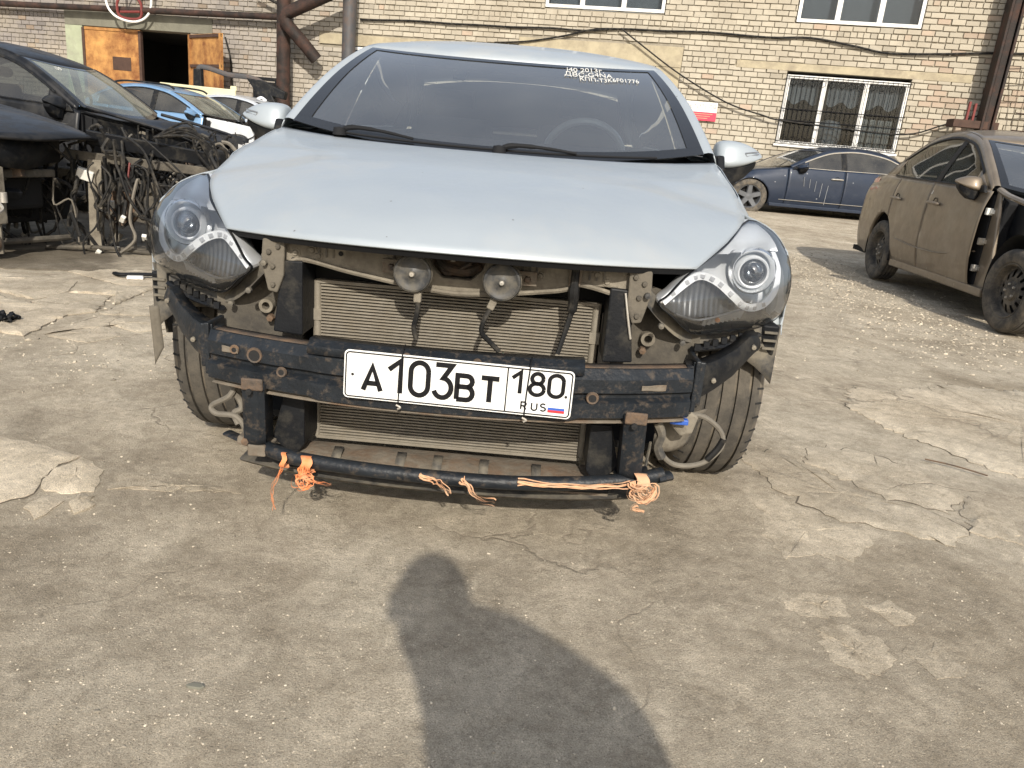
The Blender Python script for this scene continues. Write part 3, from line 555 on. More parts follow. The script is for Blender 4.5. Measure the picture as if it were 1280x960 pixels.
cable([(-4.6, 3.55), (-3.3, 3.60), (-2.3, 3.59), (-1.6, 3.6), (-.83, 3.60), (.1, 3.63), (.9, 3.62), (1.7, 3.70), (2.6, 3.71), (3.6, 3.74), (4.84, 3.71), (5.7, 3.75), (6.6, 3.64), (7.27, 3.55), (8.3, 3.6), (9.2, 3.67), (12, 3.8)], .022, 'long black cable strung along the whole brick wall')
cable([(1.7, 3.70), (1.1, 3.66), (.4, 3.48), (-.2, 3.36), (-.6, 3.3), (-1.2, 3.25)], .02, 'short black cable sagging left below the upper window')
cable([(1.7, 3.70), (2.15, 3.42), (3.1, 2.86), (4.2, 2.35), (5.0, 2.15), (5.36, 2.08), (6.6, 2.02), (7.9, 2.0), (8.6, 2.25), (9.25, 2.5)], .018, 'thin black cable drooping past the sign to the barred window', -.14)
cable([(-8.3, 2.95), (-8.15, 2.4), (-8.1, 1.6)], .022, 'black cable hanging down the wall right of the garage'); cable([(-7.3, 4.0), (-6.5, 3.7)], .04, 'dark brace slanting to the brown pipe', -.3)
sg = thing('wall_sign', 'small white and red sign on the bricks beside the silver car', 'sign', W(3.55, -.03, 2.14), (0, 0, WA))
b = MB(); b.box((0, -.01, .085), (.96, .02, .21)); obj('white_panel', b, 'signwhite', sg, smooth=False); b = MB(); b.box((0, -.011, -.11), (.96, .02, .18)); obj('red_panel', b, 'signred', sg, smooth=False)
# ================================================================ TEXT AND STROKES
def text(name, s, size, m, parent, loc, rot, ext=.0006):
    cu = bpy.data.curves.new(name, 'FONT'); cu.body = s; cu.size = size; cu.extrude = ext; cu.align_x = 'CENTER'; cu.align_y = 'CENTER'
    t = bpy.data.objects.new(name, cu); COL.objects.link(t); bpy.context.view_layer.update()
    me = bpy.data.meshes.new_from_object(t.evaluated_get(bpy.context.evaluated_depsgraph_get())); COL.objects.unlink(t); bpy.data.objects.remove(t)
    me.materials.clear(); me.materials.append(M[m]); o = bpy.data.objects.new(name, me); COL.objects.link(o); o.parent = parent; o.location = loc; o.rotation_euler = rot; return o
text('lettering', 'ПОСЕТИТЕЛЯ', .125, 'greyplastic', sg, (.03, -.022, .085), (R(90), 0, 0))
for k in range(3): b = MB(); b.box((0, -.022, -.06-.045*k), (.8-.1*k, .002, .012)); obj('lettering', b, 'paleorange', sg, smooth=False)
def arc(cx, cz, rx, rz, a0, a1, n=14): return [(cx+rx*math.cos(R(a0+(a1-a0)*i/n)), cz+rz*math.sin(R(a0+(a1-a0)*i/n))) for i in range(n+1)]
def stroke(mb, pts, w, closed=False, th=.0012, y0=0.):
    """flat raised stroke of width w along 2-D points (x,z), facing -y"""
    P = [np.array(p, float) for p in pts]; n = len(P); Lp, Rp = [], []
    for i in range(n):
        a = P[(i-1) % n] if (closed or i) else P[0]; c = P[(i+1) % n] if (closed or i < n-1) else P[-1]
        t1 = P[i]-a; t2 = c-P[i]; u1 = t1/np.linalg.norm(t1) if np.linalg.norm(t1) > 1e-9 else None; u2 = t2/np.linalg.norm(t2) if np.linalg.norm(t2) > 1e-9 else None
        if u1 is None: u1 = u2
        if u2 is None: u2 = u1
        nn = np.array([-(u1+u2)[1], (u1+u2)[0]]); nn = nn/max(np.linalg.norm(nn), 1e-9); k = max(.5, nn@np.array([-u1[1], u1[0]]))
        Lp.append(P[i]+nn*w/2/k); Rp.append(P[i]-nn*w/2/k)
    vs = [(p[0], y0-th, p[1]) for p in Lp]+[(p[0], y0-th, p[1]) for p in Rp]
    m = n if closed else n-1
    mb.add(vs, [(i, (i+1) % n, n+(i+1) % n, n+i) for i in range(m)])
GL = {  # strokes in a box 0..1 wide, 0..1 high
 'A': [[(0, 0), (.5, 1), (1, 0)], [(.2, .3), (.8, .3)]], '1': [[(.05, .70), (.66, 1), (.66, 0)]],
 '0': [arc(.5, .72, .5, .28, 0, 180)+arc(.5, .28, .5, .28, 180, 360)+[(1, .72)]],
 '3': [[(.04, 1), (.96, 1), (.50, .60)]+arc(.47, .30, .5, .30, 80, -160)],
 'B': [[(0, 0), (0, 1), (.6, 1)]+arc(.6, .77, .34, .23, 90, -90, 8)+[(0, .54)], [(.6, .54)]+arc(.62, .27, .38, .27, 90, -90, 8)+[(0, 0)]],
 'T': [[(0, 1), (1, 1)], [(.5, 1), (.5, 0)]], '8': [arc(.5, .76, .40, .24, 0, 360, 20), arc(.5, .27, .5, .27, 0, 360, 20)],
 'R': [[(0, 0), (0, 1), (.55, 1)]+arc(.55, .74, .4, .26, 90, -90, 8)+[(0, .48)], [(.5, .48), (1, 0)]], 'U': [[(0, 1), (0, .3)]+arc(.5, .3, .5, .3, 180, 360, 10)+[(1, 1)]],
 'S': [arc(.5, .76, .45, .24, 30, 270, 10)+arc(.5, .27, .5, .25, 90, -150, 10)]}
def glyph(mb, ch, x, z, w, h, sw, y0):
    for st in GL[ch]: stroke(mb, [(x+p[0]*w, z+p[1]*h) for p in st], sw, y0=y0)
# ================================================================ CARS
# Car frame: origin on the ground under the middle of the front axle, x across, y towards the rear, z up. Front faces -y.
yb = [-.30, -.25, -.20, -.16, -.12, -.08, .10, .35, .62, .85, 1.5, 2.3, 2.9, 3.4, 3.75, 3.9]
B_x = crf(yb, [.885, .888, .882, .865, .835, .795, .805, .825, .845, .858, .868, .858, .825, .77, .69, .60])
B_z = crf(yb, [.60, .71, .745, .775, .797, .812, .862, .90, .942, .957, .972, .992, 1.01, 1.015, .99, .96])
M_x = crf(yb, [.885, .892, .897, .90, .902, .903, .905, .905, .907, .907, .907, .907, .90, .865, .80, .70])
L_x = crf(yb, [.87, .875, .88, .885, .888, .89, .893, .895, .895, .895, .895, .895, .887, .855, .79, .69])
S_x = crf(yb, [.84, .845, .85, .855, .86, .86, .865, .865, .865, .865, .865, .865, .855, .82, .76, .66])
ya = [.66, .85, 1.1, 1.28, 1.45, 1.7, 1.9, 2.3, 2.6, 2.75, 2.95, 3.12, 3.22]
A_x = crf(ya, [.842, .81, .765, .725, .69, .655, .635, .632, .650, .67, .71, .76, .795])
A_z = crf(ya, [.962, 1.075, 1.205, 1.285, 1.345, 1.392, 1.415, 1.402, 1.345, 1.29, 1.20, 1.09, 1.016])
H_y = [-.535, -.455, -.36, -.23, -.15, -.08, .10, .35, .705]     # hood side seam
H_x = [.578, .628, .684, .745, .772, .788, .797, .815, .842]; H_z = [.703, .728, .756, .789, .802, .812, .864, .905, .956]
def side_point(y, t):
    """t: 0 sill .. 1 belt"""
    zs = .21; zb = float(B_z(y)); fr = [0, .07, .22, .56, .86, 1.]
    X = [float(S_x(y))-.02, float(S_x(y)), float(L_x(y)), float(M_x(y)), float(B_x(y))+(float(M_x(y))-float(B_x(y)))*.62, float(B_x(y))]
    return X, [zs+f*(zb-zs) for f in fr], fr
def side_grid(y0, y1, sx, ny, nt=26, arches=(), dz=0.):
    ys = np.linspace(y0, y1, ny); P = np.zeros((nt, ny, 3))
    for j, y in enumerate(ys):
        X, Z, fr = side_point(y, 0); g = crf(fr, X); tt = np.linspace(0, 1, nt)
        P[:, j, 0] = sx*g(tt); P[:, j, 1] = y; P[:, j, 2] = Z[0]+tt*(Z[-1]-Z[0])
    mb = MB(); keep = []; V = P.reshape(-1, 3).copy(); a, c = nt, ny
    inside = np.zeros(len(V), bool)
    for cy, cz, r in arches: inside |= np.hypot(V[:, 1]-cy, V[:, 2]-cz) < r
    for i in range(a-1):
        for j in range(c-1):
            f = (i*c+j, i*c+j+1, (i+1)*c+j+1, (i+1)*c+j)
            if all(inside[k] for k in f): continue
            keep.append(f)
    used = sorted({k for f in keep for k in f})
    for k in used:       # pull the edge of the opening onto the arch circle
        if inside[k]:
            for cy, cz, r in arches:
                d = math.hypot(V[k, 1]-cy, V[k, 2]-cz)
                if d < r and d > 1e-6: V[k, 1] = cy+(V[k, 1]-cy)*r/d; V[k, 2] = cz+(V[k, 2]-cz)*r/d
    mp = {k: i for i, k in enumerate(used)}
    mb.add([V[k] for k in used], [tuple(mp[k] for k in f) for f in keep])
    for cy, cz, r in arches:   # rolled lip of the arch
        pts = []
        for q in range(0, 37):
            an = R(-8+196*q/36); y = cy+math.cos(an)*r; z = cz+math.sin(an)*r
            if not (min(ys) <= y <= max(ys)): continue
            X, Z, fr = side_point(y, 0); t = (z-Z[0])/(Z[-1]-Z[0]); x = float(crf(fr, X)(t)); pts.append((sx*x, y, z))
        if len(pts) > 3:
            n = len(pts); vs = pts+[(p[0]-sx*.045, cy+(p[1]-cy)*.99, cz+(p[2]-cz)*.99) for p in pts]
            mb.add(vs, [(i, i+1, n+i+1, n+i) for i in range(n-1)])
    return mb
def gh_point(y, f, sx):
    b = np.array([float(B_x(y)), y, float(B_z(y))]); a = np.array([float(A_x(y)), y, float(A_z(y))])
    bul = .012*math.sin(math.pi*f)*min(1, (a[2]-b[2])/.3)
    p = b+(a-b)*f; return (sx*(p[0]+bul), p[1], p[2])
def gh_band(y0, y1, f0, f1, sx, ny=24, nf=5, off=0.):
    P = np.zeros((nf, ny, 3))
    for j, y in enumerate(np.linspace(y0, y1, ny)):
        H = max(.001, float(A_z(y))-float(B_z(y))); lo, hi = f0(H), f1(H)
        if hi < lo: hi = lo
        for i in range(nf):
            P[i, j] = gh_point(y, lo+(hi-lo)*i/(nf-1), sx); P[i, j, 0] -= sx*off
    m = MB(); m.grid(P); return m
def ws_edge(v):
    y = .71+.71*v; return np.array([float(A_x(y))-.045, y-.012, float(A_z(y))+.002])
def ws_point(u, v, off=0.):
    e = ws_edge(v); c = np.array([0, .50+.74*v, .928+.400*v-.018*v*v+.022*math.sin(math.pi*v)]); t = abs(u)
    p = np.array([u*e[0], c[1]+(e[1]-c[1])*t**2.2, c[2]+(e[2]-c[2])*t**2.4])
    return p+np.array([0, -.5, .86])*off
def roof_point(u, w):
    ye = 1.422+1.338*w; e = np.array([float(A_x(ye))-.002, ye, float(A_z(ye))+.004]); yc = 1.245+1.73*w
    zc = float(crf([1.245, 1.30, 1.6, 2.0, 2.5, 2.975], [1.313, 1.342, 1.418, 1.462, 1.448, 1.362])(yc)); t = abs(u)
    return np.array([u*e[0], yc+(e[1]-yc)*t**2.2, zc+(e[2]-zc)*t**2.6])
def rw_point(u, v):
    ye = 2.78+.42*v; e = np.array([float(A_x(ye))-.04, ye, float(A_z(ye))]); c = np.array([0, 2.99+.47*v, 1.357-.30*v-.02*math.sin(math.pi*v)]); t = abs(u)
    return np.array([u*e[0], c[1]+(e[1]-c[1])*t**2.2, c[2]+(e[2]-c[2])*t**2.4])
def surf(fn, us, vs, flip=False):
    m = MB(); m.grid(np.array([[fn(u, v) for u in us] for v in vs]), flip); return m
def hood_point(u, v):
    """u -1..1 across, v 0 front .. 1 rear"""
    t = abs(u); k = v
    ye = float(np.interp(k, np.linspace(0, 1, 9), H_y)); xe = float(crf(H_y, H_x)(ye)); ze = float(crf(H_y, H_z)(ye))
    yc = -.735+1.165*v; zc = float(crf([-.735, -.66, -.5, -.3, 0, .25, .43], [.716, .760, .812, .848, .892, .915, .926])(yc))
    # front edge dips into the nose, rear edge bows round the cowl
    fy = yc+(ye-yc)*(t**2.3); fz = zc+(ze-zc)*(t**(3.0-.9*(1-v)))
    ridge = .010*math.exp(-((t-.62)/.10)**2)*math.sin(math.pi*min(1, v*1.15))*(.35+.65*v)
    return np.array([u*xe, fy, fz+ridge])
def tyre(mb, c, r, w, tread_m=None, seg=56, grooves=4):
    h = w/2; q = w
    prof = [(r*.66, -h*.80), (r*.70, -h*.93), (r*.80, -h), (r*.90, -h*.985), (r*.955, -h*.90), (r*.985, -h*.80)]
    xs = np.linspace(-h*.74, h*.74, grooves+2)
    prof.append((r*.997, -h*.72))
    for g in range(grooves):
        x = -h*.56+g*(1.12*h)/(grooves-1); gw = w*.022; prof += [(r, x-gw), (r-.009, x-gw*.8), (r-.009, x+gw*.8), (r, x+gw)]
    prof += [(r*.997, h*.72), (r*.985, h*.80), (r*.955, h*.90), (r*.90, h*.985), (r*.80, h), (r*.70, h*.93), (r*.66, h*.80)]
    mb.lathe(prof, c, 'x', seg); return mb
def wheel(par, x, y, r, w, sx, kind='steel', rub='rubber', sipes=False, tr=None, seg=56, steer=0., z=None, rimm='greyplastic'):
    z = r if z is None else z
    o = thing_part('wheel', par); o.location = (x, y, z); o.rotation_euler = (0, 0, steer)
    b = MB(); tyre(b, (0, 0, 0), r, w, seg=seg); t = obj('tyre', b, [rub, tr or rub], o, ang=30)
    if tr:
        for p in t.data.polygons:
            cc = p.center
            if math.hypot(cc.y, cc.z) > r*.972: p.material_index = 1
    if sipes:
        b = MB(); n = 46
        for s2 in (-1, 1):
            for k in range(n):
                a = 2*math.pi*(k+(.5 if s2 > 0 else 0))/n; m3 = Matrix.Rotation(a, 3, 'X')
                p = m3 @ Vector((s2*w*.408, 0, r*.973-.0004)); b.box(p, (w*.105, .0055, .007), m3 @ Matrix.Rotation(s2*.5, 3, 'Y'))
        obj('sipe', b, 'dark', o, smooth=False, kind='stuff')
    b = MB(); h = w/2
    if kind == 'steel':
        prof = [(r*.67, h*.80), (r*.655, h*.88), (r*.63, h*.86), (r*.60, h*.60), (r*.585, h*.30), (r*.54, h*.20), (r*.46, h*.34), (r*.34, h*.50), (r*.24, h*.46), (r*.20, h*.62), (r*.12, h*.66), (.001, h*.66)]
        b.lathe([(a, sx*c) for a, c in prof], (0, 0, 0), 'x', 60, skip=lambda k, i: i in (5, 6) and k % 5 in (1, 2))
        obj('rim', b, 'rubber' if rub == 'rubber' else 'blackmetal', o, ang=35)
        b = MB(); b.lathe([(r*.64, -sx*h*.5), (r*.05, -sx*h*.3)], (0, 0, 0), 'x', 24); obj('brake_disc', b, 'dark', o)
        b = MB()
        for k in range(5): a = 2*math.pi*k/5; b.lathe([(.001, sx*(h*.66+.012)), (.009, sx*(h*.66+.01)), (.010, sx*h*.5)], (0, math.cos(a)*r*.17, math.sin(a)*r*.17), 'x', 6)
        obj('wheel_nut', b, 'alu', o)
    else:
        b.lathe([(r*.67, sx*h*.80), (r*.655, sx*h*.88), (r*.63, sx*h*.82), (r*.61, sx*h*.5), (r*.60, -sx*h*.6)], (0, 0, 0), 'x', 48)
        for k in range(5):
            a = 2*math.pi*k/5; m3 = Matrix.Rotation(a, 3, 'X')
            vs = [m3 @ Vector(p) for p in [(sx*h*.70, -.045, r*.10), (sx*h*.70, .045, r*.10), (sx*h*.80, .036, r*.63), (sx*h*.80, -.036, r*.63), (sx*h*.35, -.05, r*.10), (sx*h*.35, .05, r*.10), (sx*h*.45, .05, r*.63), (sx*h*.45, -.05, r*.63)]]
            b.add(vs, [(0, 1, 2, 3), (0, 4, 5, 1), (1, 5, 6, 2), (3, 2, 6, 7), (0, 3, 7, 4)])
        b.lathe([(r*.16, sx*h*.4), (r*.16, sx*h*.74), (.001, sx*h*.78)], (0, 0, 0), 'x', 20); obj('rim', b, rimm, o, ang=35)
        b = MB(); b.lathe([(r*.6, -sx*h*.2), (r*.05, -sx*h*.15)], (0, 0, 0), 'x', 24); obj('brake_disc', b, 'dark', o)
    return o
def thing_part(name, par):
    o = bpy.data.objects.new(name, None); COL.objects.link(o); o.parent = par; return o
def mirror_part(par, sx, paint, x=.865, y=.80, z=.955, s=1., signal=True, tiltz=0.):
    """door mirror: wedge shell facing the front, black foot"""
    sec = []   # sections from inner to outer: (x, y front, y back, z low, z high), an angular wedge rising to its outer tip
    for xx, yf, yk, zl, zh in [(.872, .835, .925, .962, 1.020), (.878, .815, .94, .942, 1.038), (.900, .800, .95, .934, 1.047), (.945, .803, .955, .940, 1.049), (.990, .822, .952, .952, 1.042), (1.030, .850, .945, .968, 1.028), (1.058, .880, .935, .984, 1.014), (1.072, .900, .925, .995, 1.005)]:
        zl, zh, yf, yk, xx = [q0+(q-q0)*s for q, q0 in ((zl, .985), (zh, .985), (yf, .85), (yk, .85), (xx, .87))]; cz = (zl+zh)/2; hz = (zh-zl)/2; ring = []
        for k in range(20):
            a = 2*math.pi*k/20; ca, sa = math.cos(a), math.sin(a); f = (abs(ca)**.55)*(1 if ca > 0 else -1); g_ = (abs(sa)**.55)*(1 if sa > 0 else -1)
            yy = yf+(yk-yf)*(.5-.5*f); ring.append((sx*xx, yy+(.02*g_ if f > 0 else 0), cz+hz*g_))
        sec.append(ring)
    up = MB(); n = 20; vs = [p for r in sec for p in r]; fs = [(i*n+k, i*n+(k+1) % n, (i+1)*n+(k+1) % n, (i+1)*n+k) for i in range(len(sec)-1) for k in range(n)]+[tuple(range(n)), tuple((len(sec)-1)*n+k for k in range(n))]
    up.add(vs, fs); o = obj('mirror', up, [paint, 'plastic'], par, ang=60, sub=1)
    b = MB(); lo_ = [[(sx*(.87+(xx-.87)*s), .85+(yy-.85)*s, .985+(zz-.985)*s) for yy, zz in ((.815+d, zt), (.94, zt), (.935, zb_), (.835+d, zb_))] for xx, zt, zb_, d in ((.872, .955, .89, .01), (.90, .942, .862, 0), (.95, .946, .872, .004), (1.0, .956, .905, .02), (1.045, .975, .950, .045))]
    b.add([p for r in lo_ for p in r], [(i*4+k, i*4+(k+1) % 4, (i+1)*4+(k+1) % 4, (i+1)*4+k) for i in range(4) for k in range(4)]+[(0, 1, 2, 3), (16, 17, 18, 19)]); obj('mirror_base', b, 'plastic', o, smooth=False, bevel=.006)
    b = MB(); b.prism([(.72, .93), (.90, .93), (.93, .98), (.76, .985)], 'x', sx*.862, sx*.892); obj('mirror_foot', b, 'plastic', o, smooth=False, bevel=.008)
    if signal:
        q = [(.985, .826, 1.003), (1.045, .868, 1.012), (1.050, .874, 1.003), (.990, .829, .990)]
        b = MB(); b.tube([(sx*a, c-.006, d) for a, c, d in q+[q[0]]], .0022, 5, smooth=False); obj('turn_signal', b, 'greyplastic', o)
    return o
def build_car(root, paint, opt):
    """all panels of a sedan in the car frame; opt switches what is missing"""
    g = opt.get
    def put(name, mb, m, **k):
        return obj(name, mb, m, root, **k)
    R1, R2 = g('arch', .365), g('wb', 2.77)
    body = g('body', True)
    for sx in (-1, 1):
        # lower side panels, each cut at its shut lines
        if g('fender', True) is True or (g('fender') in (sx,)): put('front_fender', side_grid(-.30, .655, sx, 40, arches=[(0, .325, R1)]), paint, ang=50, solid=.003)
        if g('bend', True):
            put('door', side_grid(.665, 1.735, sx, 26), paint, solid=.004); put('door', side_grid(1.745, 2.62, sx, 24, arches=[(R2, .325, R1)]), paint, solid=.004, label='rear door')
            put('rear_quarter', side_grid(2.63, 3.9, sx, 46, arches=[(R2, .325, R1)]), paint, ang=50, solid=.003)
        lo = lambda H: min(.10, .014/H); hi = lambda H: max(lo(H)+.001, 1-.062/H)
        pil = gh_band(.70, 3.20, lambda H: 0, lo, sx, 60, 2); P2 = gh_band(.70, 3.20, hi, lambda H: 1, sx, 60, 3); pil.add(P2.v, P2.f)
        for y0, y1 in ((.70, 1.02), (2.86, 3.20)): q = gh_band(y0, y1, lo, hi, sx, 14, 4); pil.add(q.v, q.f)
        put('pillar_frame', pil, paint, ang=50, solid=.004)
        q = gh_band(1.655, 1.76, lo, hi, sx, 5, 5, -.002); put('door_pillar', q, g('bpillar', 'plastic'))
        q = gh_band(1.0, 2.88, lambda H: lo(H)*.2, lo, sx, 40, 2, -.004); q2 = gh_band(.95, 2.92, lambda H: hi(H)-.004/H, lambda H: hi(H)+.018/H, sx, 60, 2, -.004); q.add(q2.v, q2.f); put('window_trim', q, g('trim', 'plastic'), solid=.003)
        gl_ = g('glass', 'glass_side')
        if g('win_front', True) in (True, sx): put('window', gh_band(1.02, 1.655, lo, hi, sx, 16, 5, .004), gl_)
        if g('win_rear', True) in (True, sx): put('window', gh_band(1.76, 2.86, lo, hi, sx, 22, 5, .004), gl_, label='rear side window')
        if g('handles', True):
            for yh in (1.58, 2.50):
                X, Z, fr = side_point(yh, 0); zz = .80; xx = float(crf(fr, X)((zz-Z[0])/(Z[-1]-Z[0])))
                b = MB(); b.tube([(sx*(xx+.004), yh-.11, zz+.005), (sx*(xx+.03), yh-.09, zz+.008), (sx*(xx+.034), yh, zz+.012), (sx*(xx+.03), yh+.09, zz+.012), (sx*(xx+.004), yh+.11, zz+.012)], .013, 8); put('door_handle', b, g('handle_m', paint))
                b = MB(); b.lathe([(.045, 0), (.03, -sx*.012), (.001, -sx*.018)], (sx*(xx+.001), yh, zz+.012), 'x', 16); put('handle_recess', b, 'plastic')
        if g('mirrors', True) in (True, sx): mirror_part(root, sx, g('mirror_m', paint), s=g('mirror_s', 1.), signal=g('signal', False))
        b = MB(); b.prism([(.4, .19), (2.4, .19), (2.4, .255), (.4, .255)], 'x', sx*.80, sx*.872); put('sill', b, g('sill_m', paint), smooth=False, bevel=.012)
        if g('liner', True):
            for cy in (0, R2):
                b = MB(); b.lathe([(R1+.012, sx*.60), (R1+.012, sx*.885)], (0, cy, .325), 'x', 24, a0=R(-15), a1=R(118 if cy == 0 else 195)); b.lathe([(R1+.012, sx*.60), (.05, sx*.60)], (0, cy, .325), 'x', 24, a0=R(-30), a1=R(130 if cy == 0 else 210)); put('wheel_liner', b, 'dark')
        b = MB(); b.prism([(.64, .24), (2.6, .24), (2.6, .93), (.66, .92)], 'x', sx*.80, sx*.83); put('door_lining', b, 'interior', smooth=False)  # door trim, also added to block light through the shut lines
        if g('tail', True):
            P = []
            for i in range(5):
                P.append([(sx*(float(B_x(y))+(float(M_x(y))-float(B_x(y)))*(.25+.55*i/4)+.006), y, float(B_z(y))-.03-.05*i) for y in np.linspace(3.35, 3.885, 8)])
            b = MB(); b.grid(P); put('tail_lamp', b, 'redlamp')
    us = np.linspace(-1, 1, 41)
    put('roof', surf(roof_point, us, np.linspace(0, 1, 24)), paint, solid=.004)
    if g('windscreen', True): put('windscreen', surf(lambda u, v: ws_point(u, v), us, np.linspace(-.03, 1, 22)), g('ws_glass', 'glass_ws'))
    fr = MB()      # baked black border of the windscreen
    for u0_, u1_, v0_, v1_ in ((-1, 1, .955, 1.0), (-1, 1, -.03, .035)):
        fr.grid([[ws_point(u, v, .003) for u in us] for v in np.linspace(v0_, v1_, 4)])
    for s2 in (-1, 1): fr.grid([[ws_point(s2*(1-(.075-.02*v)*k/3), v, .0032) for k in range(4)] for v in np.linspace(.03, .96, 20)])
    put('windscreen_border', fr, 'frit')
    for s2 in (-1, 1):      # pillar face between glass and side frame
        rows = []; pl = MB()
        for v in np.linspace(-.02, 1.0, 20):
            e = ws_edge(v); y = .71+.71*v; a = np.array([float(A_x(y)), y, float(A_z(y))]); rows.append([(s2*(e[0]+(a[0]-e[0])*k+.004*math.sin(math.pi*k)), e[1]+(a[1]-e[1])*k-.012*math.sin(math.pi*k), e[2]+(a[2]-e[2])*k+.006*math.sin(math.pi*k)) for k in (0, .35, .7, 1)])
        pl.grid(rows); put('windscreen_pillar', pl, paint, ang=60)
    q = MB()
    for s2 in (-1, 1): q = MB(); q.grid([[np.array([s2*(float(A_x(2.70+.50*v))-.045*k-.002), 2.70+.50*v, float(A_z(2.70+.50*v))+.004]) for k in (0, .5, 1.25)] for v in np.linspace(0, 1, 12)]); put('rear_pillar', q, paint, ang=60)
    put('rear_window', surf(rw_point, us, np.linspace(0, 1, 12)), g('rear_glass', 'glass_dark'))
    def tr(u, v):
        yc = 3.45+.42*v; ye = 3.19+.66*v; e = np.array([float(B_x(ye)), ye, float(B_z(ye))]); c = np.array([0, yc, 1.065-.03*v]); t = abs(u)
        return np.array([u*e[0], c[1]+(e[1]-c[1])*t**2.4, c[2]+(e[2]-c[2])*t**2.4])
    put('boot_lid', surf(tr, us, np.linspace(0, 1, 10)), paint, solid=.003)
    def rf(u, v):
        x = .64*u; y = 3.93-.06*abs(u)**3; return np.array([x*(1+.06*math.sin(math.pi*v)), y+.05*math.sin(math.pi*v)-(.04*v), .95+(.25-.95)*v])
    put('rear_bumper', surf(rf, us, np.linspace(0, 1, 12)), paint)
    if g('hood', True): put('hood', surf(hood_point, np.linspace(-1, 1, 61), np.linspace(0, 1, 48)), paint, ang=60, solid=.004)
    # floor, firewall, cabin
    b = MB(); b.box((0, 2.1, .24), (1.62, 3.3, .05)); b.box((0, .60, .56), (1.6, .06, .66)); b.box((0, 3.0, .62), (1.5, .05, .70)); b.box((0, 3.2, .99), (1.5, .5, .03)); put('floor_pan', b, 'interior', smooth=False)
    b = MB(); b.prism([(.52, .88), (.72, .945), (.95, .975), (1.22, .955), (1.30, .86), (1.24, .70), (.6, .6)], 'x', -.78, .78); put('dashboard', b, g('dash', 'interior'), bevel=.02)
    if g('cabin', True):
        for x in (-.37, .37):
            b = MB(); b.prism([(1.75, .40), (2.2, .42), (2.42, 1.08), (2.32, 1.10), (2.08, .62), (1.72, .58)], 'x', x-.24, x+.24); put('seat', b, 'seat', bevel=.04)
            b = MB(); b.tube([(x-.11, 2.40, 1.20), (x+.11, 2.40, 1.20)], .085, 10, flat=.6); put('headrest', b, 'seat')
        b = MB(); b.prism([(2.55, .45), (2.95, .42), (3.05, 1.02), (2.95, 1.04), (2.8, .62), (2.55, .6)], 'x', -.66, .66); put('rear_seat', b, 'seat', bevel=.04)
        cx = g('wheel_x', .37); b = MB(); m3 = Matrix.Rotation(R(-62), 3, 'X'); b.tube([m3 @ Vector((.185*math.cos(a), .185*math.sin(a), 0))+Vector((cx, 1.42, .93)) for a in np.linspace(0, 2*math.pi, 33)], .017, 8, smooth=False); b.tube([(cx, 1.42, .93), (cx, 1.2, .86)], .04, 8); put('steering_wheel', b, g('sw_m', 'seat'))
def reflector(mb, c, r, d=.05): mb.lathe([(r, 0), (r*.9, d*.3), (r*.6, d*.75), (r*.25, d), (.001, d)], c, 'y', 24)
# ================================================================ THE SILVER SEDAN
sil = thing('silver_sedan', 'silver sedan with its front bumper removed, facing the camera', 'car', (-.142, 2.4233, .0089), (0, -.0138, -.012))
build_car(sil, 'silver', dict(signal=True, arch=.36, win_front=True, handle_m='silver', sill_m='silver', glass='clearglass', dash='plastic', sw_m='greyplastic', tail=True))
for x in (-1, 1):
    wheel(sil, x*.744, 0, .325, .225, x, 'alloy', 'rubber', True, 'tread', 72, steer=.055, z=.325 if x < 0 else .309); wheel(sil, x*.793, 2.77, .325, .225, x, 'alloy', seg=40)
def P(name, mb, m, parent=None, **k): return obj(name, mb, m, parent or sil, **k)
# folded edge under the bonnet lip and inner skin, black standing in for shadow
b = MB(); b.grid([[hood_point(u, .0)+np.array([0, .006+d[0], -.004+d[1]]) for u in np.linspace(-.98, .98, 49)] for d in ((0, 0), (.012, -.014), (.05, -.012), (.16, .02))]); P('hood_inner_skin', b, 'interior')
b = MB(); b.grid([[np.array([u*.835, .47-.02*(1-abs(u))+(.18*abs(u)**2.4), .918+.02*abs(u)**2+d[1]])+np.array([0, d[0], 0]) for u in np.linspace(-1, 1, 31)] for d in ((-.06, -.03), (0, 0), (.05, .006), (.16, .02))]); P('cowl_panel', b, 'plastic')
for x0, x1, yb_, zb_, dx in ((-.60, .02, .565, .962, 0), (.0, .60, .50, .944, 0)):
    b = MB()
    p = [(x0+(x1-x0)*t, (.505+.11*abs((x0+(x1-x0)*t)/.7)**2.2)-.004, .938+.03*abs((x0+(x1-x0)*t)/.75)**2.2+.012) for t in np.linspace(0, 1, 9)]
    p = [(q[0], q[1]-.010, q[2]-.014) for q in p]; b.tube(p, .005, 6); w_ = P('wiper', b, 'interior')
    b = MB(); b.tube([(x0+.01, p[0][1]-.02, p[0][2]-.02), (x0+.05, p[0][1]-.012, p[0][2]+.016), (x0+.16, p[1][1]-.006, p[1][2]+.02), (x0+.30, p[3][1], p[3][2]+.008)], [.011, .010, .008, .006, .005], 8); b.lathe([(.001, .03), (.022, .026), (.026, 0)], (x0+.02, p[0][1]-.02, p[0][2]-.012), 'z', 12); obj('wiper_arm', b, 'interior', w_)
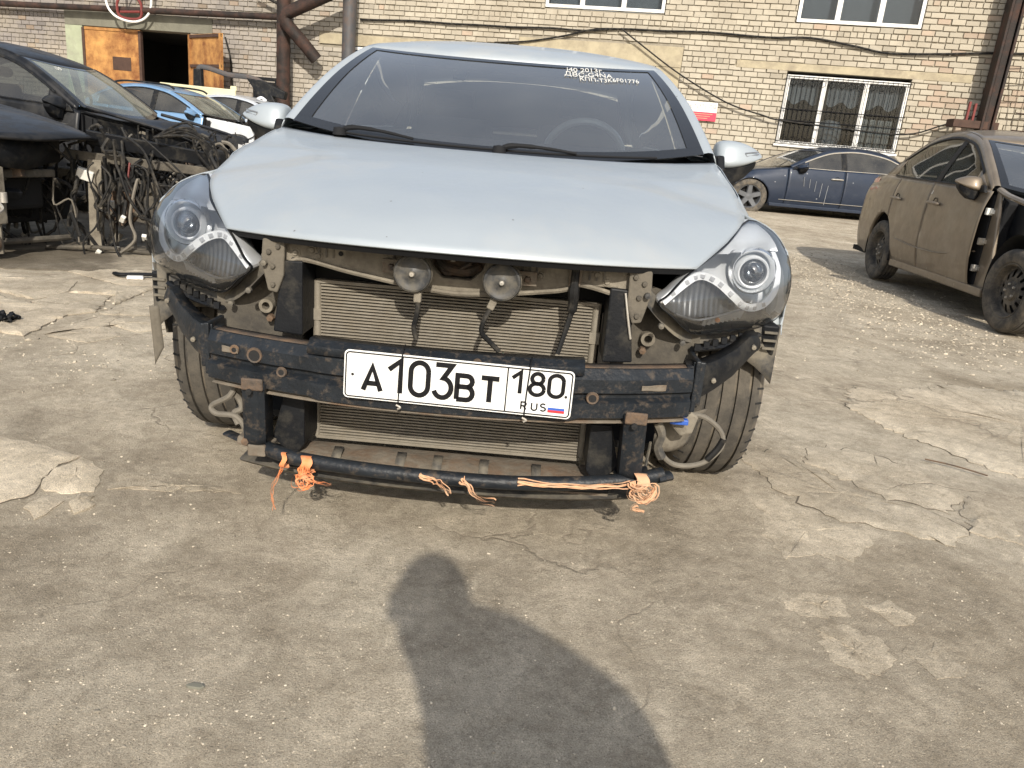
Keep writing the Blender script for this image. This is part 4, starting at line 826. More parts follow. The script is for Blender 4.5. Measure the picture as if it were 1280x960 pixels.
# sun-strip and rear view mirror seen through the glass, handwriting on the glass
b = MB(); b.grid([[ws_point(u, v, -.004) for u in np.linspace(-.96, .96, 31)] for v in (.80, .86, .92, .96)]); P('sun_strip', b, glass_mat('sun_strip_film', (.30, .33, .35), .03, .03, dust=.03))
b = MB(); b.grid([[ws_point(u, v, -.012) for u in (-.335, -.325, -.275, -.262)] for v in (.72, .78, .86, .97)]); P('mirror_mount', b, 'plastic', solid=.012); b = MB(); b.tube([ws_point(-.262, .74, -.012), ws_point(-.262, .68, -.014)], .003, 5); P('sensor_cable', b, 'wire')
def ws_text(s, u0_, v0_, size, step):
    o = text('handwriting', s, size, 'whiteplastic', sil, (0, 0, 0), (0, 0, 0), .0004)
    for v in o.data.vertices:
        x, y, z = v.co; x += y*.12; t = v0_+(y*1.9+.006*math.sin(x*40))/.86; e = ws_edge(t); u = u0_+x*.92/e[0]; v.co = ws_point(u, t, .005+z)
ws_text('i40 2013г.', .50, .925, .044, 0); ws_text('ДВС-G4NA', .51, .845, .044, 0); ws_text('КПП-T3K6F01776', .635, .772, .037, 0)
# ---- lamps
LO = [(.785, -.15, .803), (.825, -.12, .797), (.86, -.16, .775), (.880, -.20, .745), (.888, -.25, .71), (.890, -.29, .66), (.886, -.30, .61), (.868, -.32, .57), (.83, -.345, .545), (.76, -.395, .535), (.685, -.45, .528), (.608, -.525, .538), (.57, -.56, .553), (.523, -.61, .592), (.482, -.632, .625), (.505, -.615, .646), (.545, -.57, .682), (.58, -.525, .703), (.63, -.455, .728), (.685, -.37, .756), (.745, -.23, .790)]
co = np.array([2.681, -.408, -10.74, 1.595, -1.446, 9.376])
def lamp_y(x, z): return float(co@np.array([1, x, z, x*x, x*z, z*z]))
def lamp_ring(t, push=0.):
    c = np.array([.70, .655]); out = []
    for p in cr(LO+[LO[0]], 4)[:-1]:
        x = c[0]+(p[0]-c[0])*t; z = c[1]+(p[2]-c[1])*t; y = lamp_y(x, z)+(p[1]-lamp_y(p[0], p[2]))*t**1.5
        out.append((x, y+push-.012*(1-t*t), z))
    return out
def lamp_mesh(ts, pushes, sx, cap=True):
    b = MB(); rings = [lamp_ring(t, p) for t, p in zip(ts, pushes)]; n = len(rings[0]); vs = [(sx*q[0], q[1], q[2]) for r in rings for q in r]
    fs = [(k*n+i, k*n+(i+1) % n, (k+1)*n+(i+1) % n, (k+1)*n+i) for k in range(len(ts)-1) for i in range(n)]
    if cap: vs.append((sx*.70, lamp_y(.70, .655)+pushes[-1]-.012, .655)); fs += [((len(ts)-1)*n+i, (len(ts)-1)*n+(i+1) % n, len(vs)-1) for i in range(n)]
    b.add(vs, fs); return b
LED = [(.494, .628), (.545, .667), (.580, .684), (.610, .683), (.645, .667), (.690, .634), (.728, .608), (.772, .598), (.810, .608), (.836, .640), (.846, .690), (.838, .73)]
for sx in (-1, 1):
    hl = P('headlight', lamp_mesh([1.0, 1.0, .98, .93, .86, .78, .70, .6, .5, .4, .3, .2], [.012, .05, .09, .12, .15, .18, .20, .21, .21, .21, .21, .21], sx), ['lampgrey', 'darkbowl'])
    for p in hl.data.polygons:
        x_, z_ = abs(p.center.x), p.center.z
        if z_ < float(np.interp(x_, [.48, .545, .58, .61, .645, .69, .74, .78, .83, .86], [.62, .665, .682, .68, .663, .63, .600, .585, .575, .57])): p.material_index = 1
    obj('lamp_cover', lamp_mesh([1.0, .97, .85, .7, .5, .3, .12], [0, -.002, 0, 0, 0, 0, 0], sx), 'lens', hl)
    obj('cover_rim', lamp_mesh([1.012, 1.0, .975], [.008, -.002, .004], sx, False), 'plastic', hl)
    # upper bright surround (reaches up the wing)
    b = MB(); rows = []
    for z in np.linspace(.728, .796, 9):
        xi = float(np.interp(z, [.728, .756, .79, .803], [.645, .70, .76, .785])); xo = float(np.interp(z, [.71, .745, .775, .797], [.872, .862, .842, .81]))
        rows.append([(sx*x, lamp_y(x, z)+.018+.05*max(0, 1-(z-.728)/.03)*(1 if .70 < x < .85 else .4), z) for x in np.linspace(xi, xo, 12)])
    b.grid(rows); obj('bright_surround', b, 'lampgrey', hl)
    cx, cz = .776, .680; cy = -.318
    b = MB(); b.lathe([(.064, .02), (.0625, .005), (.058, .0), (.054, .006), (.050, .028), (.046, .034)], (sx*cx, cy, cz), 'y', 40); obj('bezel', b, 'chrome', hl)
    b = MB(); b.lathe([(.046, .03), (.0445, .008), (.041, .002), (.037, .004), (.036, .03)], (sx*cx, cy-.002, cz-.003), 'y', 40); obj('projector_ring', b, 'frost', hl)
    b = MB(); b.lathe([(.036, .012), (.031, -.002), (.020, -.012), (.009, -.016), (.0005, -.017)], (sx*cx, cy+.004, cz-.003), 'y', 32); obj('projector_lens', b, 'projlens', hl)
    b = MB(); b.lathe([(.037, .012), (.033, .03), (.02, .045), (.0005, .05)], (sx*cx, cy+.004, cz-.003), 'y', 24); obj('projector_bowl', b, 'chrome', hl)
    # light guide with its square segments
    pts = cr([(x, lamp_y(x, z)+.014, z) for x, z in LED], 6); b = MB(); n = len(pts); vs = []
    for i, p in enumerate(pts):
        t = np.array(pts[min(i+1, n-1)])-np.array(pts[max(i-1, 0)]); t = t/np.linalg.norm(t); nn = np.array([-t[2], 0, t[0]]); nn = nn/np.linalg.norm(nn); w_ = .0095 if i < 48 else .0095-.0045*(i-48)/(n-48)
        for a, d in ((-1, .012), (-1, 0), (1, 0), (1, .012)): q = np.array(p)+nn*w_*a; vs.append((sx*q[0], q[1]+d, q[2]))
    b.add(vs, [(i*4+k, i*4+(k+1) % 4, (i+1)*4+(k+1) % 4, (i+1)*4+k) for i in range(n-1) for k in range(4)]+[(0, 1, 2, 3)]); obj('light_guide', b, 'frost', hl)
    for j in range(11):
        i = 3+int(j*4.3); p = np.array(pts[i]); t = np.array(pts[i+1])-np.array(pts[i-1]); an = math.atan2(t[2], t[0]); b = MB()
        m3 = Matrix.Rotation(-an*sx, 3, 'Y') if sx > 0 else Matrix.Rotation(an, 3, 'Y')
        b.box((sx*p[0], p[1]-.0015, p[2]), (.0125, .003, .0105), m3); obj('led_segment', b, 'ledseg', hl, smooth=False, bevel=.0008)
    # lower dark chambers with ribs and bulb
    b = MB(); rows = []      # fluted reflector under the light guide
    for x in np.linspace(.505, .715, 64):
        zt = float(np.interp(x, [.494, .545, .58, .61, .645, .69, .728], [.628, .667, .684, .683, .667, .634, .608]))-.004; zb_ = float(np.interp(x, [.505, .56, .66, .72], [.612, .580, .585, .600]))
        rows.append([(sx*x, lamp_y(x, z)+.040+.03*math.sin(math.pi*t)+.0016*math.sin(x*420), z) for t in np.linspace(0, 1, 9) for z in [zb_+(zt-zb_)*t]])
    b.grid(rows); obj('fluted_reflector', b, 'flute', hl, ang=80)
    b = MB(); b.tube([(sx*.53, lamp_y(.53, .60)+.02, .598), (sx*.60, lamp_y(.6, .57)+.02, .578), (sx*.68, lamp_y(.68, .59)+.02, .592), (sx*.73, lamp_y(.73, .60)+.02, .60)], .0035, 6); obj('divider', b, 'greyplastic', hl)
    for k in range(9):
        x = .62+.014*k; b = MB(); b.box((sx*x, lamp_y(x, .572)+.03, .572+.001*k), (.009, .014, .022), (0, .3*sx, 0)); obj('indicator_facet', b, 'greyplastic', hl, smooth=False)
    if sx > 0: b = MB(); b.lathe([(.0005, -.008), (.006, -.004), (.007, .006)], (.655, lamp_y(.655, .573)+.018, .575), 'y', 12); obj('amber_bulb', b, 'amber', hl)
    # black housing below and inside the lens
    b = MB(); op = [(.440, -.60, .650), (.450, -.615, .625), (.49, -.60, .583), (.545, -.555, .535), (.60, -.51, .510), (.69, -.43, .500), (.78, -.37, .512), (.85, -.31, .548), (.80, -.31, .58), (.6, -.48, .56), (.52, -.56, .60), (.47, -.59, .645)]
    c2 = cr(op+[op[0]], 3)[:-1]; n = len(c2); b.add([(sx*p[0], p[1]+.01, p[2]) for p in c2]+[(sx*p[0], p[1]+.12, p[2]) for p in c2], [tuple(range(n))]+[(i, (i+1) % n, n+(i+1) % n, n+i) for i in range(n)]); obj('lamp_housing', b, 'dustplastic', hl, ang=30)
    for a, p in enumerate([(.50, -.60, .567), (.57, -.535, .516), (.66, -.46, .508), (.455, -.62, .64), (.46, -.60, .655)]):
        b = MB(); b.lathe([(.0005, -.008), (.007, -.006), (.008, .004)], (sx*p[0], p[1], p[2]), 'y', 8); obj('clip', b, 'dustplastic', hl, ang=20)
    # bracket rail under the lamp
    b = MB(); b.tube([(sx*.60, -.52, .498), (sx*.70, -.45, .500), (sx*.80, -.38, .522)], .012, 6, flat=.6); br = obj('lamp_bracket', b, 'plastic', hl)
    for k in range(7): b = MB(); b.box((sx*(.61+.027*k), -.525+.022*k, .506+.003*k), (.014, .012, .016)); obj('lug', b, 'plastic', br, smooth=False)
    b = MB(); b.lathe([(.008, -.006), (.017, -.006), (.018, .006), (.008, .006)], (sx*.765, -.42, .50), 'y', 16); obj('lug', b, 'plastic', br)
    # arch liner edge and side bracket hanging behind the corner
    b = MB(); b.grid([[(sx*(.885-.03*v*(1-u)), -.30+.12*u, .56-.20*v-.03*u) for u in np.linspace(0, 1, 5)] for v in np.linspace(0, 1, 7)]); P('fender_corner', b, 'silver' if sx > 0 else 'dustplastic', solid=.003)
    b = MB(); b.prism([(-.36, .545), (-.29, .545), (-.29, .47), (-.34, .455)], 'x', sx*.815, sx*.862); P('corner_bracket', b, 'plastic', smooth=False, bevel=.006)
    for k in range(3): b = MB(); b.box((sx*.838, -.362, .482+.022*k), (.035, .008, .006)); P('bracket_rib', b, 'dustplastic', smooth=False)
    b = MB(); b.grid([[(sx*(.70+.17*u), -.385+.05*u, .545-.05*v-(.03+.09*u*u)*v) for u in np.linspace(0, 1, 7)] for v in np.linspace(0, 1, 5)]); P('splash_liner', b, 'dustplastic', solid=.003)
# ---- upper radiator support: dusty pressed steel, cut low for the latch
prof = [(-.455, .712), (-.455, .60), (-.44, .585), (-.41, .60), (-.385, .643), (-.358, .645), (-.305, .640), (-.246, .622), (-.138, .611), (-.059, .596), (.058, .596), (.154, .614), (.26, .624), (.278, .637), (.315, .645), (.385, .646), (.41, .60), (.44, .585), (.455, .60), (.455, .712), (.075, .700), (.060, .66), (.035, .635), (-.035, .635), (-.060, .66), (-.075, .700)]
b = MB(); b.prism(prof, 'y', -.585, -.555); us_ = P('radiator_support', b, 'dustmetal', smooth=False, bevel=.004)
b = MB(); b.box((0, -.50, .712), (.92, .17, .006)); obj('top_flange', b, 'dustmetal', us_, smooth=False)
b = MB(); b.tube([(-.44, -.590, .598), (-.385, -.590, .650), (-.25, -.59, .630), (-.06, -.59, .604), (.06, -.59, .604), (.25, -.59, .63), (.30, -.59, .648), (.43, -.59, .62)], .006, 6); obj('pressed_edge', b, 'dustmetal', us_)
for x, z in [(-.425, .685), (-.39, .665), (-.35, .675), (-.335, .662), (-.17, .66), (-.155, .66), (.165, .655), (.20, .66), (.335, .675), (.36, .66), (.40, .685), (.425, .672), (.43, .64), (-.43, .62)]:
    b = MB(); b.lathe([(.0005, -.006), (.006, -.0055), (.008, -.001), (.012, 0), (.012, .003)], (x, -.587, z), 'y', 10); obj('bolt', b, 'dustmetal', us_)
for x in (-.315, -.135, .175, .335):
    b = MB()
    for d in (-.017, 0, .017): b.box((x+d, -.588, .682), (.0035, .004, .044))
    b.box((x, -.588, .705), (.042, .01, .006)); obj('clip_slot', b, 'dustplastic', us_, smooth=False)
for x, z in [(-.28, .672), (-.395, .648), (.37, .70), (.295, .69)]: b = MB(); b.lathe([(.0005, -.001), (.006, -.0008)], (x, -.587, z), 'y', 10); obj('hole', b, 'dark', us_)
for sx in (-1, 1):      # side plates
    b = MB(); b.prism([(sx*.408, .70), (sx*.462, .696), (sx*.466, .64), (sx*.450, .572), (sx*.428, .568), (sx*.412, .61)], 'y', -.61, -.598); o = P('side_plate', b, 'sideplate', smooth=False, bevel=.004)
    for x, z in [(.424, .680), (.446, .666), (.437, .632), (.437, .588)]: b = MB(); b.lathe([(.0005, -.006), (.0055, -.005), (.007, 0)], (sx*x, -.612, z), 'y', 8); obj('bolt', b, 'dimmetal', o)
    b = MB(); b.prism([(sx*.44, .66), (sx*.62, .60), (sx*.62, .43), (sx*.40, .43), (sx*.41, .52)], 'y', -.50, -.485); o = P('inner_panel', b, 'dimmetal', smooth=False)
    b = MB(); b.prism([(sx*.43, .55), (sx*.60, .52), (sx*.60, .36), (sx*.42, .36)], 'y', -.40, -.10); P('chassis_rail', b, 'dimmetal', smooth=False, bevel=.01)
    b = MB(); b.lathe([(.010, .01), (.010, -.012), (.018, -.012), (.019, .01)], (sx*.485, -.515, .515), 'y', 18); obj('collar', b, 'dustmetal', o)
    b = MB(); b.lathe([(.0005, -.016), (.009, -.014), (.011, 0)], (sx*.475, -.515, .484), 'y', 6); obj('bolt', b, 'rustmetal', o)
b = MB(); b.box((0, -.50, .685), (.15, .05, .10)); b.tube([(-.05, -.53, .665), (-.02, -.545, .650), (.02, -.545, .648), (.05, -.53, .66)], .012, 8); b.tube([(-.012, -.535, .70), (-.010, -.545, .672)], .006, 8); b.tube([(-.06, -.53, .69), (-.03, -.55, .64), (.03, -.55, .67)], .005, 6); la = P('hood_latch', b, 'rustmetal')
b = MB(); b.tube([(-.014, -.556, .712), (-.014, -.556, .672)], .006, 8); obj('striker', b, 'alu', la)
# ---- condenser and radiator
cond = MB(); cond.box((0, -.470, .376), (.70, .02, .42)); cn = P('condenser', cond, 'dark', smooth=False)
b = MB(); k = 0
z = .172
while z < .582: b.box((-.005, -.4925, z), (.692, .020, .0042)); z += .0081
obj('condenser_fin', b, 'fin', cn, smooth=False, kind='stuff')
for z_ in (.586, .165): b = MB(); b.box((-.005, -.492, z_), (.71, .024, .008)); obj('end_rail', b, 'fin', cn, smooth=False)
for x in (-.362, .352): b = MB(); b.lathe([(.011, -.212), (.011, .212)], (x, -.492, .376), 'z', 10); b.box((x, -.492, .50), (.026, .026, .03)); obj('tank', b, 'fin', cn)
b = MB(); b.lathe([(.0005, -.20), (.018, -.198), (.018, .185), (.0005, .19)], (.385, -.49, .38), 'z', 14); obj('drier', b, 'fin', cn)
b = MB(); b.box((0, -.43, .45), (.76, .04, .36)); P('radiator', b, 'dark', smooth=False)
for sx in (-1, 1):
    b = MB(); b.prism([(sx*.369, .648), (sx*.418, .646), (sx*.442, .47), (sx*.369, .465)], 'y', -.60, -.49); P('air_guide', b, 'plastic', smooth=False, bevel=.004, solid=0)
    b = MB(); b.prism([(sx*.358, .308), (sx*.41, .310), (sx*.44, .20), (sx*.41, .170), (sx*.376, .162), (sx*.358, .185)], 'y', -.62, -.50); P('air_guide', b, 'plastic', smooth=False, bevel=.004)
b = MB(); b.tube([(.405, -.605, .64), (.418, -.607, .58), (.43, -.605, .53)], .003, 6); P('guide_rod', b, 'alu')
# ---- horns
for x, z in ((-.095, .651), (.113, .649)):
    b = MB(); b.lathe([(.0005, -.016), (.006, -.016), (.007, -.010), (.014, -.006), (.026, -.003), (.034, -.006), (.0385, -.009), (.043, -.007), (.0445, 0), (.043, .014), (.034, .026), (.02, .034), (.018, .05)], (x, -.655, z), 'y', 36); h = P('horn', b, 'hornface', ang=50)
    b = MB(); b.lathe([(.0005, -.0185), (.005, -.018), (.007, -.0135)], (x, -.655, z), 'y', 10); obj('centre_rivet', b, 'alu', h)
    b = MB(); b.lathe([(.0445, -.004), (.0462, 0), (.0462, .008), (.044, .012)], (x, -.655, z), 'y', 36); obj('rim', b, 'dustmetal', h)
    sg_ = -1 if x < 0 else 1; b = MB(); b.box((x+sg_*.055, -.61, z+.006), (.05, .006, .034)); b.box((x+sg_*.02, -.617, z), (.03, .012, .02)); obj('bracket', b, 'rustdust', h, smooth=False, bevel=.002)
    b = MB(); b.lathe([(.0005, -.01), (.007, -.009), (.009, 0)], (x+sg_*.058, -.613, z+.004), 'y', 6); obj('bolt', b, 'rustmetal', h)
    b = MB(); b.box((x+(.012 if x < 0 else -.02), -.640, z-.056), (.018, .02, .026), (0, .0 if x < 0 else .4, 0)); obj('plug', b, 'dustmetal', h, smooth=False, bevel=.003)
    b = MB(); q = [(x+.014, -.640, z-.066), (x+.012, -.645, z-.10), (x+.006, -.642, z-.13), (x+.012, -.640, z-.158)] if x < 0 else [(x-.022, -.640, z-.066), (x-.036, -.648, z-.095), (x-.040, -.645, z-.125), (x-.020, -.640, z-.147), (x+.005, -.640, z-.17)]
    b.tube(q, .0062, 8); obj('horn_cable', b, 'wire', h)
b = MB(); b.tube([(.283, -.60, .70), (.282, -.61, .64), (.284, -.60, .60), (.278, -.60, .56), (.258, -.62, .48)], [.010, .013, .012, .007, .006], 8); P('hood_cable', b, 'wire')
b = MB(); b.prism([(.268, .700), (.300, .700), (.298, .66), (.290, .618), (.272, .618), (.268, .66)], 'y', -.604, -.592); P('cable_bracket', b, 'rustdust', smooth=False, bevel=.003)
# ---- crash beam, bowed, two ribs with a groove between
def bow(x): return -.728+.115*(abs(x)/.6)**2.2
bprof = [(.04, .118), (-.004, .122), (-.022, .100), (-.022, .068), (-.006, .060), (-.006, .052), (-.026, .044), (-.026, .008), (-.008, -.002), (.04, -.002)]   # (dy, dz over z0)
b = MB(); rows = []
for x in np.linspace(-.588, .588, 49):
    z0 = .349+.004*(x/.6); hh = 1.0
    if abs(x) < .30: hh = 1.10
    rows.append([(x, bow(x)+dy, z0+dz*hh-(.008 if abs(x) < .3 else 0)) for dy, dz in bprof])
b.grid(rows); n = len(bprof); b.f += [tuple(range(n)), tuple(48*n+i for i in range(n))]; b.t += [None, None]; bm_ = P('crash_beam', b, 'blackmetal', ang=25)
for x, dz, r in [(-.455, .085, .0135), (-.385, .055, .007), (.345, .057, .0095), (-.085, .128, .0045), (.075, .128, .0045), (-.51, .09, .006)]:
    z0 = .349+.004*(x/.6); b = MB(); b.lathe([(.0005, -.0295), (r, -.0292)], (x, bow(x)+.0, z0+dz), 'y', 16); obj('hole', b, 'dark', bm_); b = MB(); b.lathe([(r, -.0293), (r+.004, -.030), (r+.006, -.025)], (x, bow(x), z0+dz), 'y', 16); obj('hole_rim', b, 'rustmetal', bm_)
b = MB(); b.grid([[(x, bow(x)+dy, .349+.004*x/.6+dz) for x in np.linspace(-.32, .32, 21)] for dy, dz in ((-.030, .112), (-.026, .130), (-.004, .142), (.035, .140))]); obj('top_plate', b, 'blackmetal', bm_, ang=30, solid=.003)
b = MB(); b.grid([[(x, bow(x)+dy, .349+.004*x/.6+.121) for x in np.linspace(-.58, .58, 31)] for dy in (.0, .05)]); obj('top_flange', b, 'rustmetal', bm_, solid=.003)
b = MB(); b.grid([[(x, bow(x)-.001+dy, .349+.004*x/.6-.004) for x in np.linspace(-.58, .58, 31)] for dy in (-.02, .05)]); obj('lower_flange', b, 'rustdust', bm_, solid=.003)
for x0, x1, dz in [(-.545, -.50, .088), (.46, .52, .082)]:
    b = MB(); b.grid([[(x, bow(x)-.0272-.0008*math.sin(9*v), .349+.004*x/.6+dz+.014*(v-.5)*(1+.15*math.sin(x*90))) for x in np.linspace(x0, x1, 8)] for v in np.linspace(0, 1, 5)]); obj('rust_scab', b, 'rustdust', bm_)
for sx, zz in ((-1, -.004), (1, .008)):
    b = MB(); pts = [(.575, .468, .352), (.62, .470, .385), (.66, .478, .40), (.715, .497, .425), (.755, .522, .455), (.785, .522, .475), (.798, .505, .478)]; rows = []
    for x, zt, zb_ in pts: y = -.615+.20*((x-.575)/.22)**1.3; rows.append([(sx*x, y+.05, zt+zz+.004), (sx*x, y, zt+zz), (sx*x, y-.012, (zt+zb_)/2+zz), (sx*x, y, zb_+zz), (sx*x, y+.05, zb_+zz-.004)])
    b.grid(rows); a = P('beam_arm', b, 'plastic' if sx > 0 else 'blackmetal', ang=35, solid=.004)
    for x, z in ((.65, .43), (.77, .495)): b = MB(); b.lathe([(.0005, -.022), (.006, -.02), (.007, 0)], (sx*x, -.615+.20*((x-.575)/.22)**1.3, z+zz), 'y', 8); obj('bolt', b, 'dustmetal', a)
    b = MB(); b.box((sx*.60, -.57, .42+zz), (.012, .10, .13)); b.box((sx*.605, -.605, .425+zz), (.03, .006, .11)); obj('end_plate', b, 'blackmetal', a, smooth=False, bevel=.003)
    # crash cans down to the lower tube
    b = MB(); xt, xb = sx*.452, sx*.462; rows = []
    for t in np.linspace(0, 1, 9): x = xt+(xb-xt)*t; z = .372-.175*t; y = -.715+.035*t; rows.append([(x-.029, y+.05, z), (x-.029+.002, y, z), (x-.008, y-.008, z), (x+.012, y-.008, z), (x+.027, y, z), (x+.029, y+.05, z)])
    b.grid(rows); pz = P('support_post', b, 'blackmetal', ang=25, solid=.003)
    b = MB(); b.box((xt, -.720, .368), (.052, .008, .03)); obj('weld_plate', b, 'rustmetal', pz, smooth=False, bevel=.004); b = MB(); b.lathe([(.0005, -.008), (.007, -.007), (.008, 0)], (xt-.004, -.728, .352), 'y', 8); obj('bolt', b, 'dark', pz)
# ---- licence plate, wired on
pl = thing_part('licence_plate', sil); pl.location = (.036, -.765, .427); pl.rotation_euler = (R(-2), R(.7), 0)
def rrect(w, h, r, n=5):
    out = []
    for cx, cz, a in ((w/2-r, h/2-r, 0), (-w/2+r, h/2-r, 90), (-w/2+r, -h/2+r, 180), (w/2-r, -h/2+r, 270)): out += [(cx+r*math.cos(R(a+90*k/n)), cz+r*math.sin(R(a+90*k/n))) for k in range(n+1)]
    return out
b = MB(); b.prism(rrect(.520, .112, .011), 'y', 0, .0025); obj('plate_sheet', b, 'whiteplate', pl, smooth=False)
b = MB(); stroke(b, rrect(.511, .103, .008), .003, True, y0=-.0005); stroke(b, [(.110, .051), (.110, -.051)], .003, y0=-.0005); obj('plate_border', b, 'ink', pl, smooth=False)
b = MB()
for ch, x, z, wd, h in [('A', -.215, -.034, .040, .056), ('1', -.160, -.034, .044, .076), ('0', -.108, -.034, .040, .076), ('3', -.054, -.034, .040, .076), ('B', -.002, -.034, .036, .056), ('T', .052, -.034, .040, .056)]: glyph(b, ch, x, z, wd, h, .0115, -.0006)
for ch, x in (('1', .120), ('8', .162), ('0', .205)): glyph(b, ch, x, -.006, .032 if ch != '1' else .030, .050, .009, -.0006)
for ch, x in (('R', .146), ('U', .170), ('S', .190)): glyph(b, ch, x, -.042, .012, .017, .0034, -.0006)
for x, z in ((-.240, .0), (.245, -.004)): b.lathe([(.0005, -.002), (.0034, -.0018)], (x, 0, z), 'y', 10)
obj('plate_lettering', b, 'ink', pl, smooth=False)
for k, c in enumerate(('flagwhite', 'flagblue', 'flagred')): b = MB(); b.box((.226, -.0012, -.029-.0058*k), (.038, .0016, .0058)); obj('flag_stripe', b, c, pl, smooth=False)
for x in (-.131, .157):
    b = MB(); b.tube([(x+.003, .02, .075), (x+.002, -.0035, .058), (x-.001, -.0045, 0), (x-.002, -.0035, -.056), (x-.002, .01, -.062)], .0016, 6); obj('tie_wire', b, 'ink', pl)
    b = MB(); b.tube([(x-.006, -.004, -.062), (x+.004, -.006, -.066), (x-.002, -.004, -.071)], .0025, 6); obj('wire_knot', b, 'alu', pl)
# ---- lower cross panel, splash shield, tube bumper
b = MB(); rows = []
for x in np.linspace(-.41, .42, 31):
    d = .004*math.sin(x*31); rows.append([(x, -.50, .150), (x, -.545, .158+d), (x, -.60, .155+d), (x, -.625, .142), (x, -.63, .118)])
b.grid(rows); lp = P('lower_crossmember', b, 'rustdust', ang=40)
for x in (-.28, -.115, -.02, .10, .235): b = MB(); b.grid([[(x+dx, y, z+.003) for dx in (-.012, .012)] for y, z in ((-.57, .166), (-.60, .158), (-.627, .134))]); obj('dark_clip', b, 'dustplastic', lp, solid=.003)
b = MB(); b.tube([(-.42, -.632, .134), (-.2, -.640, .130), (-.08, -.645, .126), (-.02, -.648, .131), (.12, -.645, .125), (.2, -.64, .132), (.42, -.632, .138)], .005, 6); obj('lip', b, 'plastic', lp)
b = MB(); rows = []
for x in np.linspace(-.53, .50, 41):
    e = abs(x)/.53; rows.append([(x, -.50, .132), (x, -.58, .124+.003*math.sin(20*x)), (x, -.645+.05*e**3, .118+.010*e**2), (x, -.668+.06*e**3, .114+.012*e**2), (x, -.66+.06*e**3, .106+.012*e**2)])
b.grid(rows); P('splash_shield', b, 'dustplastic', ang=40, solid=.003)
TB = [(-.405, .186), (-.335, .178), (-.177, .174), (-.009, .172), (.177, .174), (.371, .184), (.485, .197), (.545, .208)]
b = MB(); b.tube([(-.46, -.655, .192)]+[(x, -.715+.05*(abs(x)/.5)**2.5, z) for x, z in TB], .018, 14); tb = P('lower_tube', b, 'blackmetal', ang=60)
b = MB(); b.tube([(-.455, -.66, .192), (-.50, -.645, .194), (-.555, -.62, .200)], .016, 10, flat=.35); obj('flattened_end', b, 'blackmetal', tb); b = MB(); b.tube([(.53, -.665, .200), (.565, -.65, .205)], .017, 10, flat=.7); obj('flattened_end', b, 'blackmetal', tb)
for sx in (-1, 1): b = MB(); b.box((sx*.47, -.645, .195), (.085, .05, .022), (0, -.2*sx, 0)); b.box((sx*.455, -.68, .188), (.045, .025, .03)); obj('bracket', b, 'rustdust' if sx < 0 else 'blackmetal', tb, smooth=False, bevel=.004)
b = MB(); b.lathe([(.0005, -.012), (.010, -.01), (.011, .0)], (-.485, -.678, .207), 'y', 6); b.lathe([(.0005, -.012), (.009, -.01), (.011, .0)], (.49, -.665, .205), 'y', 6); obj('bolt', b, 'rustmetal', tb)
# ---- loose lamp wiring, fog lamp remains, hanging strips
b = MB(); b.tube([(-.535, -.60, .335), (-.545, -.62, .30), (-.60, -.60, .262), (-.585, -.61, .245), (-.53, -.62, .245), (-.50, -.62, .20), (-.49, -.62, .19)], .0075, 8); b.tube([(-.545, -.61, .31), (-.53, -.60, .285), (-.52, -.61, .265), (-.54, -.61, .25), (-.525, -.62, .225)], .008, 8); P('fog_lamp_wire', b, 'greywire')
b = MB(); b.tube([(.585, -.58, .345), (.64, -.58, .342), (.69, -.57, .305), (.70, -.57, .262), (.66, -.57, .215), (.60, -.58, .205), (.555, -.60, .23), (.525, -.61, .285), (.535, -.61, .315)], .007, 8); P('fog_lamp_wire', b, 'greywire')
b = MB(); b.tube([(.668, -.572, .225), (.690, -.571, .255), (.702, -.571, .285)], .009, 8); P('wire_sleeve', b, 'wire')
b = MB(); rows = []
for v in np.linspace(0, 1, 8): rows.append([(.535+.125*u-.03*v*u, -.52-.03*math.sin(3*u)+.05*u*v, .325-.105*v+.02*u*(1-v)) for u in np.linspace(0, 1, 8)])
b.grid(rows); P('torn_liner', b, 'dustmetal', solid=.004)
b = MB(); b.prism([(.555, .32), (.60, .36), (.625, .345), (.615, .30), (.585, .29)], 'y', -.60, -.575); P('fog_lamp_plug', b, 'dustmetal', smooth=False, bevel=.006); b = MB(); b.box((.572, -.62, .338), (.045, .02, .014)); P('blue_plug', b, 'flagblue', smooth=False, bevel=.003); b = MB(); b.tube([(.52, -.62, .33), (.535, -.62, .30), (.53, -.615, .265), (.545, -.61, .235)], .012, 7); b.tube([(.51, -.60, .20), (.515, -.60, .27)], .004, 5); P('plug_cluster', b, 'dustplastic')
b = MB(); rows = []
for v in np.linspace(0, 1, 10): rows.append([(-.815+.022*u+.008*v, -.47+.01*u, .475-.16*v*(1-.3*u)) for u in np.linspace(0, 1, 4)])
b.grid(rows); P('hanging_strip', b, 'sideplate', solid=.002)
b = MB(); b.prism([(-.36, .57), (-.33, .57), (-.33, .47), (-.36, .47)], 'x', -.845, -.818); P('side_support', b, 'dustplastic', smooth=False, bevel=.003)
b = MB(); b.prism([(-.60, .30), (-.535, .30), (-.535, .40), (-.60, .41)], 'y', -.53, -.515); P('bracket_plate', b, 'dustmetal', smooth=False, bevel=.004)
# engine-bay darkness behind the radiator
b = MB(); b.box((0, .05, .42), (1.18, .78, .34)); b.box((0, .1, .20), (1.2, 1.1, .02)); P('engine_bay', b, 'dark', smooth=False)
